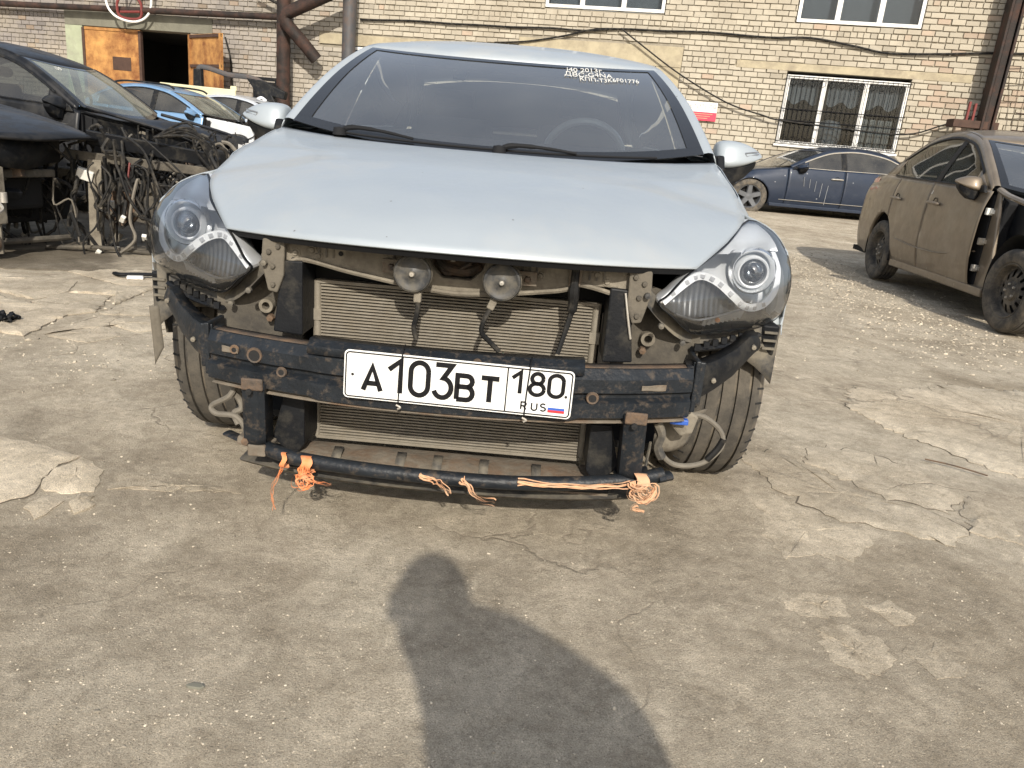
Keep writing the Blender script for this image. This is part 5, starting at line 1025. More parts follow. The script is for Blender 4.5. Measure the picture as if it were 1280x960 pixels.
# ---- orange ribbon ties
HM = Matrix.Translation(sil.location) @ sil.rotation_euler.to_matrix().to_4x4()
def ribbon(name, mbs, m, label, org):
    o = thing(name, label, 'ribbon', HM @ Vector(org)); o.rotation_euler = sil.rotation_euler
    for nm, mb in mbs:
        mb.v = [(v[0]-org[0], v[1]-org[1], v[2]-org[2]) for v in mb.v]; obj(nm, mb, m, o, ang=25)
    return o
def ribb(pts, w, n_=5):
    b = MB(); rg = np.random.default_rng(int(abs(pts[0][0])*1e4)); base = cr(pts, 5); n = len(base)
    for k_ in range(n_):
        ph = rg.uniform(0, 6, 3); wk = w/n_*rg.uniform(.7, 1.5); off = (k_/(n_-1)-.5)*w; vs = []; tw = rg.uniform(-1, 1)
        for i, p in enumerate(base):
            t = np.array(base[min(i+1, n-1)])-np.array(base[max(i-1, 0)]); t /= np.linalg.norm(t); s = np.cross(t, [0, -1, .3]); s /= max(np.linalg.norm(s), .01); nn = np.cross(s, t)
            c = np.array(p)+s*(off*(.55+.45*math.sin(i*.45+ph[0]))+.002*math.sin(i*1.3+ph[1]))+nn*(.004*math.sin(i*.6+ph[2])+.002*k_/n_)
            d = s*math.cos(tw*i*.25)+nn*math.sin(tw*i*.25)
            vs += [c-d*wk/2, c+nn*.0008, c+d*wk/2]
        b.add(vs, [(i*3+k, i*3+k+1, (i+1)*3+k+1, (i+1)*3+k) for i in range(n-1) for k in range(2)])
    return b
def coil(x, w, z=.176, r=.019, y=-.712):
    b = MB(); b.grid([[(x+dx+.004*math.sin(a*3), y-r*math.cos(a)*1.0, z+r*math.sin(a)) for dx in np.linspace(-w/2, w/2, 4)] for a in np.linspace(-2.8, 2.8, 18)]); return b
ribbon('orange_ribbon', [('wrap', coil(-.322, .026)), ('knot', ribb([(-.330, -.735, .172), (-.316, -.748, .160), (-.308, -.745, .140), (-.322, -.745, .128), (-.338, -.745, .138), (-.334, -.752, .155), (-.316, -.750, .160), (-.296, -.748, .157)], .026, 8)), ('tail', ribb([(-.325, -.75, .185), (-.318, -.752, .168), (-.30, -.75, .176)], .016)), ('tail', ribb([(-.305, -.75, .155), (-.28, -.75, .146), (-.255, -.745, .142)], .006))], 'orange', 'bright orange ribbon knotted round the left of the lower tube', (-.322, -.735, .15))
ribbon('orange_ribbon', [('wrap', coil(-.377, .012, .180)), ('tail', ribb([(-.376, -.735, .168), (-.395, -.742, .125), (-.400, -.742, .095), (-.392, -.742, .062)], .007))], 'orange', 'frayed orange cord hanging beside the bright knot', (-.377, -.735, .15))
ribbon('orange_ribbon', [('wrap', ribb([(-.045, -.735, .182), (-.01, -.742, .178), (.005, -.745, .168), (.03, -.738, .143)], .018)), ('wrap', ribb([(.055, -.732, .180), (.075, -.745, .168), (.10, -.742, .140), (.14, -.735, .128)], .018))], 'paleorange', 'pale orange ribbon wound in two turns at mid tube', (.03, -.735, .16))
ribbon('orange_ribbon', [('band', ribb([(.19, -.735, .187), (.30, -.738, .190), (.40, -.722, .193), (.46, -.712, .197)], .016)), ('knot', ribb([(.465, -.715, .208), (.475, -.725, .190), (.497, -.725, .168), (.517, -.715, .190), (.497, -.73, .205), (.478, -.735, .195), (.465, -.722, .178), (.49, -.73, .165), (.525, -.705, .183)], .030, 8)), ('wrap', coil(.487, .03, .197, .024, -.695)), ('tail', ribb([(.485, -.725, .15), (.47, -.72, .138), (.50, -.72, .132)], .012))], 'paleorange', 'faded orange ribbon tied in a bow at the right tube end', (.487, -.715, .19))
# ================================================================ OTHER CARS
def tangle(n, lo, hi, r0_, r1_, seed, sag=.12, m='wire'):
    rg = np.random.default_rng(seed); b = MB()
    for k in range(n):
        a = rg.uniform(lo, hi); c = a+rg.normal(0, 1, 3)*np.array([.28, .25, .12]); c = np.clip(c, lo-.1, hi+.1); q = [a]
        for j in range(1, 5): t = j/5; q.append(a+(c-a)*t+rg.normal(0, .045, 3)-np.array([0, 0, sag*rg.random()*math.sin(math.pi*t)]))
        q.append(c); b.tube([tuple(p) for p in q], float(rg.uniform(r0_, r1_)), 5)
    return b
bro = thing('brown_sedan', 'dusty brown sedan missing its front wing, parked at the right', 'car', (4.32, 5.56, .0), (0, 0, -.058))
bro.scale = (.945, .92, 1.045)
build_car(bro, 'brown_paint', dict(fender=False, hood=False, wb=2.774, arch=.345, glass='brownglass', mirror_s=.95, sill_m='brown_paint', trim='plastic', mirrors=-1, handle_m='brown_paint'))
for x in (-1, 1):
    for y in (0, 2.774):
        w_ = wheel(bro, x*.80, y, .30, .19, x, 'steel', 'rubber', False, 'tread' if y == 0 else None, 56, steer=.06 if y == 0 else 0); w_.scale = (1, 1/.92, 1/1.045)
def PB(name, mb, m, root=None, **k): return obj(name, mb, m, root or bro, **k)
for sx in (-1, 1):
    b = MB(); b.prism([(-.55, .55), (.62, .52), (.66, .90), (.3, .86), (-.2, .80), (-.55, .74)], 'x', sx*.66, sx*.70); PB('inner_wing', b, 'black_paint', smooth=False, bevel=.01)
    b = MB(); b.tube([(sx*.74, -.5, .78), (sx*.76, .1, .86), (sx*.79, .5, .92), (sx*.80, .66, .96)], .03, 8, flat=.7); PB('wing_rail', b, 'brown_paint')
    for z in (.38, .58, .80): b = MB(); b.box((sx*.845, .655, z), (.05, .035, .05)); b.box((sx*.83, .64, z), (.03, .05, .03)); PB('hinge', b, 'whiteplastic' if z > .7 else 'alu', smooth=False, bevel=.004)
    b = MB(); b.prism([(.40, .24), (.655, .24), (.655, .94), (.60, .95), (.50, .60)], 'x', sx*.79, sx*.82); PB('hinge_pillar', b, 'brown_paint', smooth=False, bevel=.01)
b = MB(); b.box((0, .0, .55), (.7, .55, .34)); b.box((-.3, -.25, .62), (.3, .25, .22)); PB('engine', b, 'rustmetal', smooth=False, bevel=.05)
b = MB(); b.prism([(-.62, .80), (.62, .80), (.62, .72), (-.62, .72)], 'y', -.58, -.54); b.prism([(-.62, .26), (.62, .26), (.62, .34), (-.62, .34)], 'y', -.58, -.54); PB('radiator_support', b, 'dimmetal', smooth=False, bevel=.01); b = MB(); b.box((0, -.50, .53), (.72, .04, .40)); PB('radiator', b, 'fin', smooth=False)
b = tangle(14, np.array([-.6, -.5, .5]), np.array([.6, .2, .8]), .006, .014, 61); PB('wiring_harness', b, 'wire')
b = MB(); b.box((0, .1, .26), (1.2, 1.2, .04)); PB('undertray', b, 'dark', smooth=False)
for sx in (-1, 1): b = MB(); b.tube([(sx*.86, .70, .50), (sx*.905, 1.2, .43), (sx*.909, 1.7, .42), (sx*.905, 2.3, .45)], .012, 6, flat=.5); PB('side_crease', b, 'brown_paint')
b = MB(); b.tube([(-.87, 1.70, .93), (-.893, 1.71, .88)], .006, 5); PB('scratch_strip', b, 'whiteplastic')

nav = thing('navy_sedan', 'dark navy sedan parked side-on before the barred window', 'car', (4.12, 16.45, .17), (0, 0, -1.42))
nav.scale = (1.0, 1.10, .985)
build_car(nav, 'navy_paint', dict(glass='glass_dark', trim='alu', signal=False, handle_m='alu', arch=.37, mirrors=True))
for x in (-1, 1):
    for y in (0, 2.77): wheel(nav, x*.79, y, .335, .225, x, 'alloy', seg=40, rimm='darkbowl')
for sx in (-1, 1): b = MB(); b.tube([(sx*.89, .55, .33), (sx*.897, 1.5, .335), (sx*.895, 2.35, .34)], .014, 6, flat=.5); PB('chrome_strip', b, 'alu', nav)
for sx in (-1, 1):
    for k in range(5): b = MB(); b.tube([(sx*.913, .95+.12*k, .80-.03*k), (sx*.914, .97+.11*k, .62-.02*k*k)], .006, 5); PB('white_scuff', b, 'greyplastic', nav)
# --- black wreck, stripped nose pointing right
blk = thing('black_car_wreck', 'black wrecked hatchback with torn-off nose and cracked dusty windscreen', 'car', (-3.5, 7.8, -.05), (.03, 0, 1.55))
blk.scale = (.85, .82, 1.0)
build_car(blk, 'black_paint', dict(fender=False, hood=False, ws_glass='glass_dust', win_front=1, win_rear=1, glass='glass_side', mirrors=-1, mirror_s=1.05, arch=.36, tail=True, liner=True, handle_m='black_paint'))
for x in (-1, 1): wheel(blk, x*.78, 2.77, .31, .2, x, 'steel', seg=32, z=.40)
def crumple(u, v):
    p = hood_point(u, v); s = .03*math.sin(7*u+4*v)*math.sin(math.pi*v)+.05*max(0, .35-v)*math.sin(5*u+1); return p+np.array([0, .10*(1-v)*(1+.5*math.sin(3*u)), s+.05*(1-v)])
b = MB(); b.grid([[crumple(u, v) for u in np.linspace(-1, 1, 33)] for v in np.linspace(.08, 1, 26)]); PB('hood', b, 'black_paint', blk, ang=60, solid=.004, label='buckled black bonnet')
for sx in (-1, 1):
    b = MB(); rows = []
    for y in np.linspace(-.55, .62, 14): rows.append([(sx*(.80-.03*math.sin(y*4)), y, .90+.03*y-.06*max(0, -y)), (sx*.74, y, .86+.02*y), (sx*.68, y, .72+.04*math.sin(y*6)), (sx*.62, y, .50)])
    b.grid(rows); PB('inner_wing', b, 'plastic', blk, solid=.004)
    b = MB(); b.lathe([(.09, -.1), (.10, .0), (.085, .05), (.04, .06), (.001, .055)], (sx*.64, .05, .82), 'z', 18); PB('strut_tower', b, 'dustmetal', blk)
    b = MB(); b.prism([(-.72, .42), (.5, .42), (.5, .54), (-.72, .54)], 'x', sx*.44, sx*.54); PB('chassis_rail', b, 'rustdust', blk, smooth=False, bevel=.01)
    b = MB(); b.tube([(sx*.80, .62, .98), (sx*.82, .2, .93), (sx*.80, -.3, .86), (sx*.70, -.62, .78)], .028, 8, flat=.6); PB('wing_rail', b, 'black_paint', blk)
b = MB(); b.box((0, -.45, .58), (1.5, .06, .10)); b.box((0, .0, .62), (.7, .5, .3)); PB('engine', b, 'rustmetal', blk, smooth=False, bevel=.03)
b = MB(); rg = np.random.default_rng(4); n = 18; t_ = np.linspace(0, 1, n); top = [(.05+.75*a, -.66-.05*math.sin(9*a)-.04*rg.random(), .80+.02*rg.random()) for a in t_]; bot = [(.05+.75*a, -.68-.03*rg.random(), .66+.06*rg.random()) for a in t_]; b.grid([top, bot]); PB('torn_bumper', b, 'pvc', blk, solid=.006, smooth=False, label='broken pale bumper foam')
b = tangle(42, np.array([-.95, -.85, .35]), np.array([.2, -.45, .85]), .006, .014, 11); PB('wiring_harness', b, 'wire', blk)
b = tangle(26, np.array([-.8, -.75, .2]), np.array([.8, -.1, .80]), .006, .016, 12); PB('wiring_harness', b, 'wire', blk)
b = tangle(20, np.array([-.95, -.5, .55]), np.array([-.6, .5, .80]), .006, .013, 14); PB('wiring_harness', b, 'wire', blk)
for sx in (-1, .4): b = MB(); b.box((sx*.55, -.62, .25), (.13, .05, .56), (.12, 0, 0)); PB('rail_leg', b, 'dustmetal', blk, smooth=False, bevel=.006)
b = MB(); b.lathe([(.001, -.03), (.13, -.03), (.14, 0), (.13, .03), (.04, .04)], (-.5, -.5, .22), 'x', 24); PB('brake_disc', b, 'rustmetal', blk)
text('handwriting', 'i30', .07, 'whiteplastic', blk, ws_point(-.58, .86, .006), (R(28), 0, R(-15)))
# --- nearest wreck at the left edge: only its nose is in the frame
nw = thing('dark_car_wreck', 'stripped dark car nose with loose bonnet at the left edge', 'car', (-4.10, 5.22, .05), (0, 0, 1.34))
build_car(nw, 'black_paint', dict(fender=False, hood=False, ws_glass='glass_dust', mirrors=False, arch=.36, glass='glass_side', cabin=False, tail=False))
for x in (-1, 1): wheel(nw, x*.78, 2.77, .31, .2, x, 'steel', seg=28, z=.31)
b = MB(); b.grid([[hood_point(u, v)*np.array([.93, 1, 1])+np.array([0, -.42*(1-v)**2-.05, .0-.01*(1-v)+.010*math.sin(4*u)]) for u in np.linspace(-1, 1, 33)] for v in np.linspace(0, .82, 20)]); PB('hood', b, 'black_paint', nw, ang=60, solid=.02)
b = MB(); b.grid([[(u*.8, .44+.16*abs(u)**2.2+d[0], .905+.03*abs(u)**2+d[1]) for u in np.linspace(-1, 1, 21)] for d in ((-.16, -.06), (-.04, .0), (0, .012), (.10, .02), (.2, .03))]); PB('cowl_panel', b, 'dustplastic', nw)
for k in range(3): b = MB(); b.tube([(-.75, .40+.05*k, .925+.01*k), (-.2, .34+.05*k, .935+.01*k), (.6, .40+.05*k, .94)], .012, 6); PB('wiper', b, 'plastic', nw)
for sx in (-1, 1):
    b = MB(); rows = []
    for y in np.linspace(-.5, .62, 12): rows.append([(sx*.78, y, .80+.06*y), (sx*.70, y, .76), (sx*.64, y, .55), (sx*.60, y, .45)])
    b.grid(rows); PB('inner_wing', b, 'dustplastic', nw, solid=.004); b = MB(); b.prism([(-.85, .38), (.5, .40), (.5, .52), (-.85, .48)], 'x', sx*.42, sx*.52); PB('chassis_rail', b, 'dustmetal', nw, smooth=False, bevel=.01)
b = MB(); b.box((0, -.2, .50), (.8, .7, .34)); b.box((-.3, -.5, .55), (.3, .2, .24)); PB('engine', b, 'rustmetal', nw, smooth=False, bevel=.05)
b = MB(); b.box((0, -.35, .30), (1.15, .75, .36)); b.box((-.2, -.75, .34), (.7, .25, .22)); PB('shade_block', b, 'dark', nw, smooth=False, bevel=.03)  # dark bulk added under the nose to deepen its ground shadow
b = MB(); b.box((0, -.3, .33), (1.1, .8, .40)); b.box((-.45, -.5, .60), (.35, .5, .30)); PB('dark_filler', b, 'dark', blk, smooth=False, bevel=.03)  # plain dark boxes filling the black wreck's nose
b = MB(); b.box((-.60, -.30, .62), (.14, .28, .26)); PB('airbox', b, 'dustmetal', nw, smooth=False, bevel=.03)
b = tangle(46, np.array([-.9, -.95, .16]), np.array([.6, -.2, .70]), .005, .013, 21); PB('wiring_harness', b, 'wire', nw); b = tangle(14, np.array([-.85, -.95, .25]), np.array([.3, -.4, .66]), .006, .013, 22); PB('wiring_harness', b, 'greywire', nw)
b = MB(); b.tube([(-.80, -.55, .56), (-.78, -.65, .54), (-.74, -.72, .57), (-.70, -.78, .55), (-.66, -.75, .58)], .018, 8); b.tube([(-.72, -.70, .56), (-.72, -.70, .64)], .015, 8); PB('coolant_hose', b, 'whiteplastic', nw)
b = MB(); b.box((-.74, -.45, .70), (.16, .12, .10), (.2, .3, 0)); b.box((-.70, -.9, .58), (.12, .06, .06)); PB('white_connector', b, 'whiteplastic', nw, smooth=False, bevel=.01)
b = MB(); b.tube([(-.60, -1.02, .58), (-.60, -1.03, .50)], .008, 6); b.tube([(-.57, -1.02, .58), (-.575, -1.03, .49)], .008, 6); PB('red_lead', b, 'redplastic', nw)
def leg(name, x, y, z0, z1, w, d, m, root): b = MB(); b.box((x, y, (z0+z1)/2), (w, d, z1-z0)); return PB(name, b, m, root, smooth=False, bevel=.006)
leg('rail_leg', -.52, -.62, .10, .50, .13, .05, 'dustmetal', nw); leg('rail_leg', -.36, -1.02, .18, .52, .09, .07, 'dustmetal', nw); leg('rail_leg', .40, -.62, .12, .50, .12, .05, 'dustmetal', nw)
b = MB(); b.box((-.25, -.98, .47), (.75, .035, .05)); b.box((-.36, -1.02, .40), (.10, .03, .20)); PB('crash_beam', b, 'dimmetal', nw, smooth=False, bevel=.008)
b = MB(); b.tube([(-.36, -1.02, .30), (-.36, -1.02, .0)], .022, 8); b.tube([(-.46, -.98, .28), (-.50, -1.0, .12), (-.52, -1.0, .02)], .015, 8); PB('drive_shaft', b, 'dustmetal', nw)
b = MB(); b.lathe([(.001, -.06), (.06, -.06), (.06, .06), (.001, .06)], (-.44, -1.0, .07), 'x', 16); b.lathe([(.001, -.03), (.16, -.03), (.17, 0), (.16, .03), (.001, .03)], (-.30, -.82, .28), 'x', 24); PB('brake_disc', b, 'rustmetal', nw)
b = MB(); b.tube([(-.40, -1.05, .34), (-.37, -1.08, .28), (-.43, -1.10, .25)], .010, 6); b.lathe([(.0005, -.03), (.022, -.03), (.022, .03), (.0005, .03)], (-.35, -1.07, .34), 'z', 10); PB('sensor_plug', b, 'alu', nw)
b = MB()
for k in range(7): x = -.62+.03*k; b.tube([(x, -.8, .40), (x-.02*math.sin(k), -.82, .2), (x+.03*math.sin(2*k), -.80, .03)], .007, 5)
PB('hanging_cable', b, 'wire', nw)
b = MB(); b.tube([(-1.2, -.5, .12), (-.8, -.72, .10), (-.5, -.9, .06), (.2, -1.0, .05)], .02, 8); PB('exhaust_pipe', b, 'dimmetal', nw)
# more of the stripped front: dangling loom, radiators, pans
rg = np.random.default_rng(77)
for k in range(26):
    x = rg.uniform(-.85, .55); y = rg.uniform(-1.0, -.3); z = rg.uniform(.35, .75); b = MB(); q = [(x, y, z)]
    for j in range(4): q.append((x+rg.normal(0, .05), y+rg.normal(0, .04), z-(j+1)*rg.uniform(.06, .16)))
    q = [(a, c, max(.02, d)) for a, c, d in q]; b.tube(q, float(rg.uniform(.006, .013)), 6); cb_ = PB('hanging_cable', b, ['wire', 'wire', 'wire', 'greywire'][k % 4], nw)
    if k % 2 == 0: b = MB(); b.box(q[-1], (.035, .03, .05), (rg.uniform(0, 1), rg.uniform(0, 1), 0)); obj('plug', b, 'dimmetal' if k % 4 else 'alu', cb_, smooth=False, bevel=.004)
for k in range(16):
    x = rg.uniform(-.8, .3); y = rg.uniform(-1.05, -.55); z = rg.uniform(.3, .72); b = MB(); b.box((x, y, z), (rg.uniform(.04, .16), rg.uniform(.02, .08), rg.uniform(.03, .12)), (rg.uniform(-.6, .6), rg.uniform(-.6, .6), rg.uniform(-.6, .6))); PB('bracket', b, ['dimmetal', 'plastic', 'dustmetal', 'rustmetal'][k % 4], nw, smooth=False, bevel=.006)
for k in range(22):
    x = rg.uniform(-.9, .2); y = rg.uniform(-.75, -.25); z = rg.uniform(.35, .78); b = MB(); q = [(x, y, z)]
    for j in range(4): q.append((x+rg.normal(0, .06), y+rg.normal(0, .05), z-(j+1)*rg.uniform(.04, .15)))
    b.tube([(a, c, max(.06, d)) for a, c, d in q], float(rg.uniform(.007, .015)), 6); PB('hanging_cable', b, ['wire', 'wire', 'wire', 'greywire'][k % 4], blk)
for k in range(18):
    x = rg.uniform(-.85, .4); y = rg.uniform(-.85, .2); z = rg.uniform(.35, .80); b = MB(); b.box((x, y, z), (rg.uniform(.05, .2), rg.uniform(.03, .12), rg.uniform(.04, .16)), (rg.uniform(-.6, .6), rg.uniform(-.6, .6), rg.uniform(-.6, .6))); PB('bracket', b, ['dimmetal', 'plastic', 'dustmetal', 'plastic'][k % 4], blk, smooth=False, bevel=.008)
b = MB(); b.prism([(-.95, .10), (-.1, .10), (-.1, .30), (-.9, .36)], 'x', -.86, -.80); b.grid([[(x, -1.02+.05*math.sin(x*7), z+.02*math.sin(x*9)) for x in np.linspace(-.8, .2, 9)] for z in (.52, .62, .70)]); PB('torn_liner', b, 'plastic', nw, solid=.004)
# pale headlamp corner of that wreck
b = MB(); b.prism([(-1.02, .62), (-.98, .66), (-.90, .66), (-.88, .60)], 'y', -.75, -.60); PB('headlight', b, 'frost', nw, bevel=.02)
# --- torn radiator support and loom standing between the two wrecks
pu = thing('torn_radiator_support', 'torn radiator support with hanging looms between the two black wrecks', 'car part', (-2.70, 5.35, 0), (0, 0, .25))
rg = np.random.default_rng(5)
for x, z1, lean in ((-.25, .62, .03), (.42, .55, -.06), (.12, .50, .02)): b = MB(); b.box((x, 0, z1/2), (.085, .04, z1), (0, lean, 0)); obj('upright', b, ['dustmetal', 'dimmetal', 'dimmetal'][int(x > 0)+int(x > .3)], pu, smooth=False, bevel=.005)
b = MB(); b.box((.05, .02, .62), (.95, .04, .06), (0, .05, 0)); obj('crossbar', b, 'dimmetal', pu, smooth=False, bevel=.006); b = MB(); b.box((.1, .05, .72), (.8, .02, .10), (.3, .1, 0)); obj('liner_scrap', b, 'plastic', pu, smooth=False, bevel=.006)
b = MB(); b.lathe([(.001, -.02), (.12, -.02), (.125, .0), (.12, .02), (.04, .03), (.001, .03)], (-.12, .1, .30), 'y', 24); obj('brake_disc', b, 'rustmetal', pu)
for k in range(100):
    x = rg.uniform(-.60, .75); z = rg.uniform(.42, .84); q = [(x, rg.uniform(-.12, .25), z)]; n = int(rg.integers(3, 7)); dx = rg.normal(.02, .05)
    for j in range(n): q.append((x+dx*(j+1)+rg.normal(0, .03), q[-1][1]+rg.normal(-.01, .025), max(.012, z-(j+1)*rg.uniform(.05, .15)+(.08 if j == 0 and k % 3 == 0 else 0))))
    b = MB(); b.tube(q, float(rg.choice([.006, .008, .010, .014])), 6); c_ = obj('hanging_cable', b, 'wire' if k % 9 else 'greywire', pu)
    if k % 4 == 0: b = MB(); b.box(q[-1], (.03, .025, .05), (rg.uniform(0, 1), rg.uniform(0, 1), 0)); obj('plug', b, 'dimmetal' if k % 8 else 'whiteplastic', c_, smooth=False, bevel=.003)
for k in range(9): q = [(.15+.02*rg.normal(), -.04+.02*rg.normal(), .80), (.34+.03*rg.normal(), -.06, .86+.02*rg.normal()), (.50+.03*rg.normal(), -.05, .74+.02*rg.normal()), (.55+.03*rg.normal(), -.06, .50), (.62+.05*rg.normal(), -.08, .25), (.80+.05*rg.normal(), -.10, .02)]; b = MB(); b.tube(q[:4+k % 3], .009, 6); obj('wiring_loom', b, 'wire', pu)
b = MB(); b.box((-.3, -.02, .52), (.10, .05, .07), (.2, .3, .1)); obj('white_connector', b, 'whiteplastic', pu, smooth=False, bevel=.006); b = MB(); b.tube([(-.02, -.03, .62), (-.03, -.05, .52), (-.02, -.05, .45)], .007, 6); obj('red_lead', b, 'redplastic', pu)
b = MB(); b.tube([(-.55, -.1, .03), (-.2, -.12, .05), (.1, -.1, .03)], .015, 8); obj('drive_shaft', b, 'dimmetal', pu); b = MB(); b.lathe([(.012, -.02), (.035, -.02), (.035, .02), (.012, .02)], (.16, -.1, .05), 'y', 14); obj('bush', b, 'alu', pu)
# --- light blue car behind, one window open
lb = thing('light_blue_car', 'light blue car with an open front window behind the black wreck', 'car', (-5.55, 16.0, .0), (0, 0, 1.446))
lb.scale = (1, 1, 1.03)
build_car(lb, 'blue_paint', dict(fender=False, hood=False, ws_glass='glass_dust', win_front=1, win_rear=True, glass='glass_dark', mirrors=-1, trim='plastic', bpillar='plastic'))
for x in (-1, 1):
    for y in (0, 2.77): wheel(lb, x*.78, y, .31, .2, x, 'steel', seg=28)
for sx in (-1, 1): b = MB(); b.prism([(-.3, .55), (.60, .5), (.66, .94), (.2, .90), (-.3, .84)], 'x', sx*.72, sx*.78); PB('front_wing', b, 'curtain', lb, smooth=False, bevel=.02, label='unpainted white front wing')
for sx in (-1, 1): b = MB(); b.tube([(sx*.60, 1.4, 1.39), (sx*.585, 1.6, 1.45), (sx*.58, 2.4, 1.46), (sx*.61, 2.7, 1.40)], .02, 6); PB('roof_rail', b, 'plastic', lb)
b = MB(); b.box((0, -.1, .6), (1.2, .7, .5)); PB('engine', b, 'rustmetal', lb, smooth=False, bevel=.05); b = tangle(16, np.array([-.8, -.6, .55]), np.array([.6, .3, .95]), .008, .02, 31); PB('wiring_harness', b, 'wire', lb)
# --- silver car further back
sv = thing('pale_silver_car', 'pale silver car roof and windscreen behind the light blue car', 'car', (-4.6, 17.75, .05), (0, 0, 1.42))
build_car(sv, 'white_paint', dict(glass='glass_dark', mirrors=False, trim='plastic', ws_glass='glass_dust'))
for x in (-1, 1):
    for y in (0, 2.77): wheel(sv, x*.78, y, .31, .2, x, 'steel', seg=24)
# cream panel lying on the roofs, grey car front leaning on the wall
cp = thing('cream_panel', 'cream car door panel lying behind the light blue roof', 'panel', (-7.4, 17.6, -.06), (0, 0, .1))
b = MB(); b.box((0, 0, 1.52), (1.6, .06, .28)); b.box((.75, 0, 1.68), (.14, .05, .10)); obj('door_skin', b, 'yellow_paint', cp, smooth=False, bevel=.02); b = MB(); b.box((-.3, .02, .7), (.06, .06, 1.4)); b.box((.4, .02, .7), (.06, .06, 1.4)); obj('post', b, 'rustdark', cp, smooth=False)
fe = thing('wrecked_tailgate', 'black and grey tailgate frame propped up by the garage door', 'car part', (-6.75, 18.1, 0), (0, 0, -.1))
b = MB(); b.tube([(-.95, 0, 1.35), (-.90, 0, 1.95), (-.70, 0, 2.02), (-.2, 0, 1.92), (.3, 0, 1.90), (.65, 0, 1.78), (.85, 0, 1.42)], .055, 8, flat=.6); obj('frame', b, 'greypipe', fe)
b = MB(); b.prism([(-1.0, 1.3), (-.98, 1.98), (-.80, 1.98), (-.78, 1.3)], 'y', -.06, .08); obj('black_trim', b, 'plastic', fe, smooth=False, bevel=.02); b = MB(); b.prism([(.25, 1.88), (.62, 1.86), (1.15, 1.66), (1.12, 1.50), (.85, 1.55), (1.0, 1.30), (.70, 1.30)], 'y', -.05, .12); obj('black_trim', b, 'plastic', fe, smooth=False, bevel=.02)
b = MB(); b.box((-.1, 0, .7), (.08, .08, 1.4)); b.box((.7, 0, .7), (.08, .08, 1.4)); b.box((-.8, 0, .7), (.08, .08, 1.4)); obj('prop', b, 'rustdark', fe, smooth=False); b = MB(); b.tube([(.5, -.06, 1.45), (.62, -.08, 1.5), (.72, -.06, 1.44)], .03, 6); obj('lamp', b, 'frost', fe)
sh = thing('black_metal_frame', 'black upright metal frame with gaps beside the brown pipe', 'frame', W(-6.95, -.35, 0), (0, 0, WA))
for s0, s1, z0, z1 in ((-.40, .42, 1.98, 2.06), (-.36, -.26, .2, 1.98), (.25, .36, .2, 1.98), (-.20, .20, 1.15, 1.55), (.0, .22, 1.55, 1.95), (-.2, -.10, 1.5, 1.92), (-.15, .2, .2, 1.1)): b = MB(); b.box(((s0+s1)/2, 0, (z0+z1)/2), (s1-s0, .06, z1-z0)); obj('panel', b, 'plastic', sh, smooth=False, bevel=.008)
# something orange and white on the ground behind the navy car
cb = thing('cardboard_scrap', 'white and orange scrap lying on the navy car bonnet side', 'scrap', (4.0, 18.2, 0)); b = MB(); b.box((0, 0, 1.0), (.75, .3, .12), (0, .1, .2)); obj('white_piece', b, 'pvc', cb, smooth=False, bevel=.02); b = MB(); b.box((.1, .02, 1.12), (.55, .25, .10), (0, .15, .1)); obj('orange_piece', b, 'orange', cb, smooth=False, bevel=.02); b = MB(); b.box((0, .1, .48), (.1, .1, .96)); obj('stack', b, 'rustdark', cb, smooth=False)
# ---- litter on the ground
db = thing('broken_trim', 'broken black plastic trim lying on the slabs by the left headlight', 'debris', (-2.28, 4.47, .012)); b = MB(); b.tube([(-.12, 0, .02), (-.06, -.04, .025), (.05, .0, .03), (.16, .02, .03), (.3, .0, .02)], .018, 7, flat=.6); obj('strip', b, 'plastic', db); b = MB(); b.box((.02, -.04, .015), (.09, .05, .02), (0, 0, .4)); obj('white_chip', b, 'pvc', db, smooth=False, bevel=.006)
db = thing('dark_clod', 'dark crumpled rubber scrap at the left edge of the slabs', 'debris', (-2.27, 3.30, .015)); b = tangle(14, np.array([-.05, -.04, 0]), np.array([.05, .04, .03]), .012, .03, 41, .02); b.v = [(v[0]*.26, v[1]*.26, max(.0, v[2]*.22)) for v in b.v]; obj('scrap', b, 'plastic', db)
tw = thing('twig', 'thin dry twig lying on the dirt at the right', 'twig', (1.62, 2.62, .01)); b = MB(); b.tube([(-.08, .05, 0), (0, .0, .004), (.09, -.06, 0)], .003, 5); obj('stick', b, 'rustmetal', tw)
fs = thing('flat_stone', 'flat grey-green stone chip in the lower left dirt', 'stone', (-.50, 1.12, float(ground_h(-.50, 1.12)))); b = MB(); b.prism([(-.018, 0), (-.008, .007), (.010, .006), (.016, 0), (.010, -.006), (-.012, -.005)], 'z', -.002, .005); obj('chip', b, 'greyconcrete', fs, smooth=False, bevel=.0015)
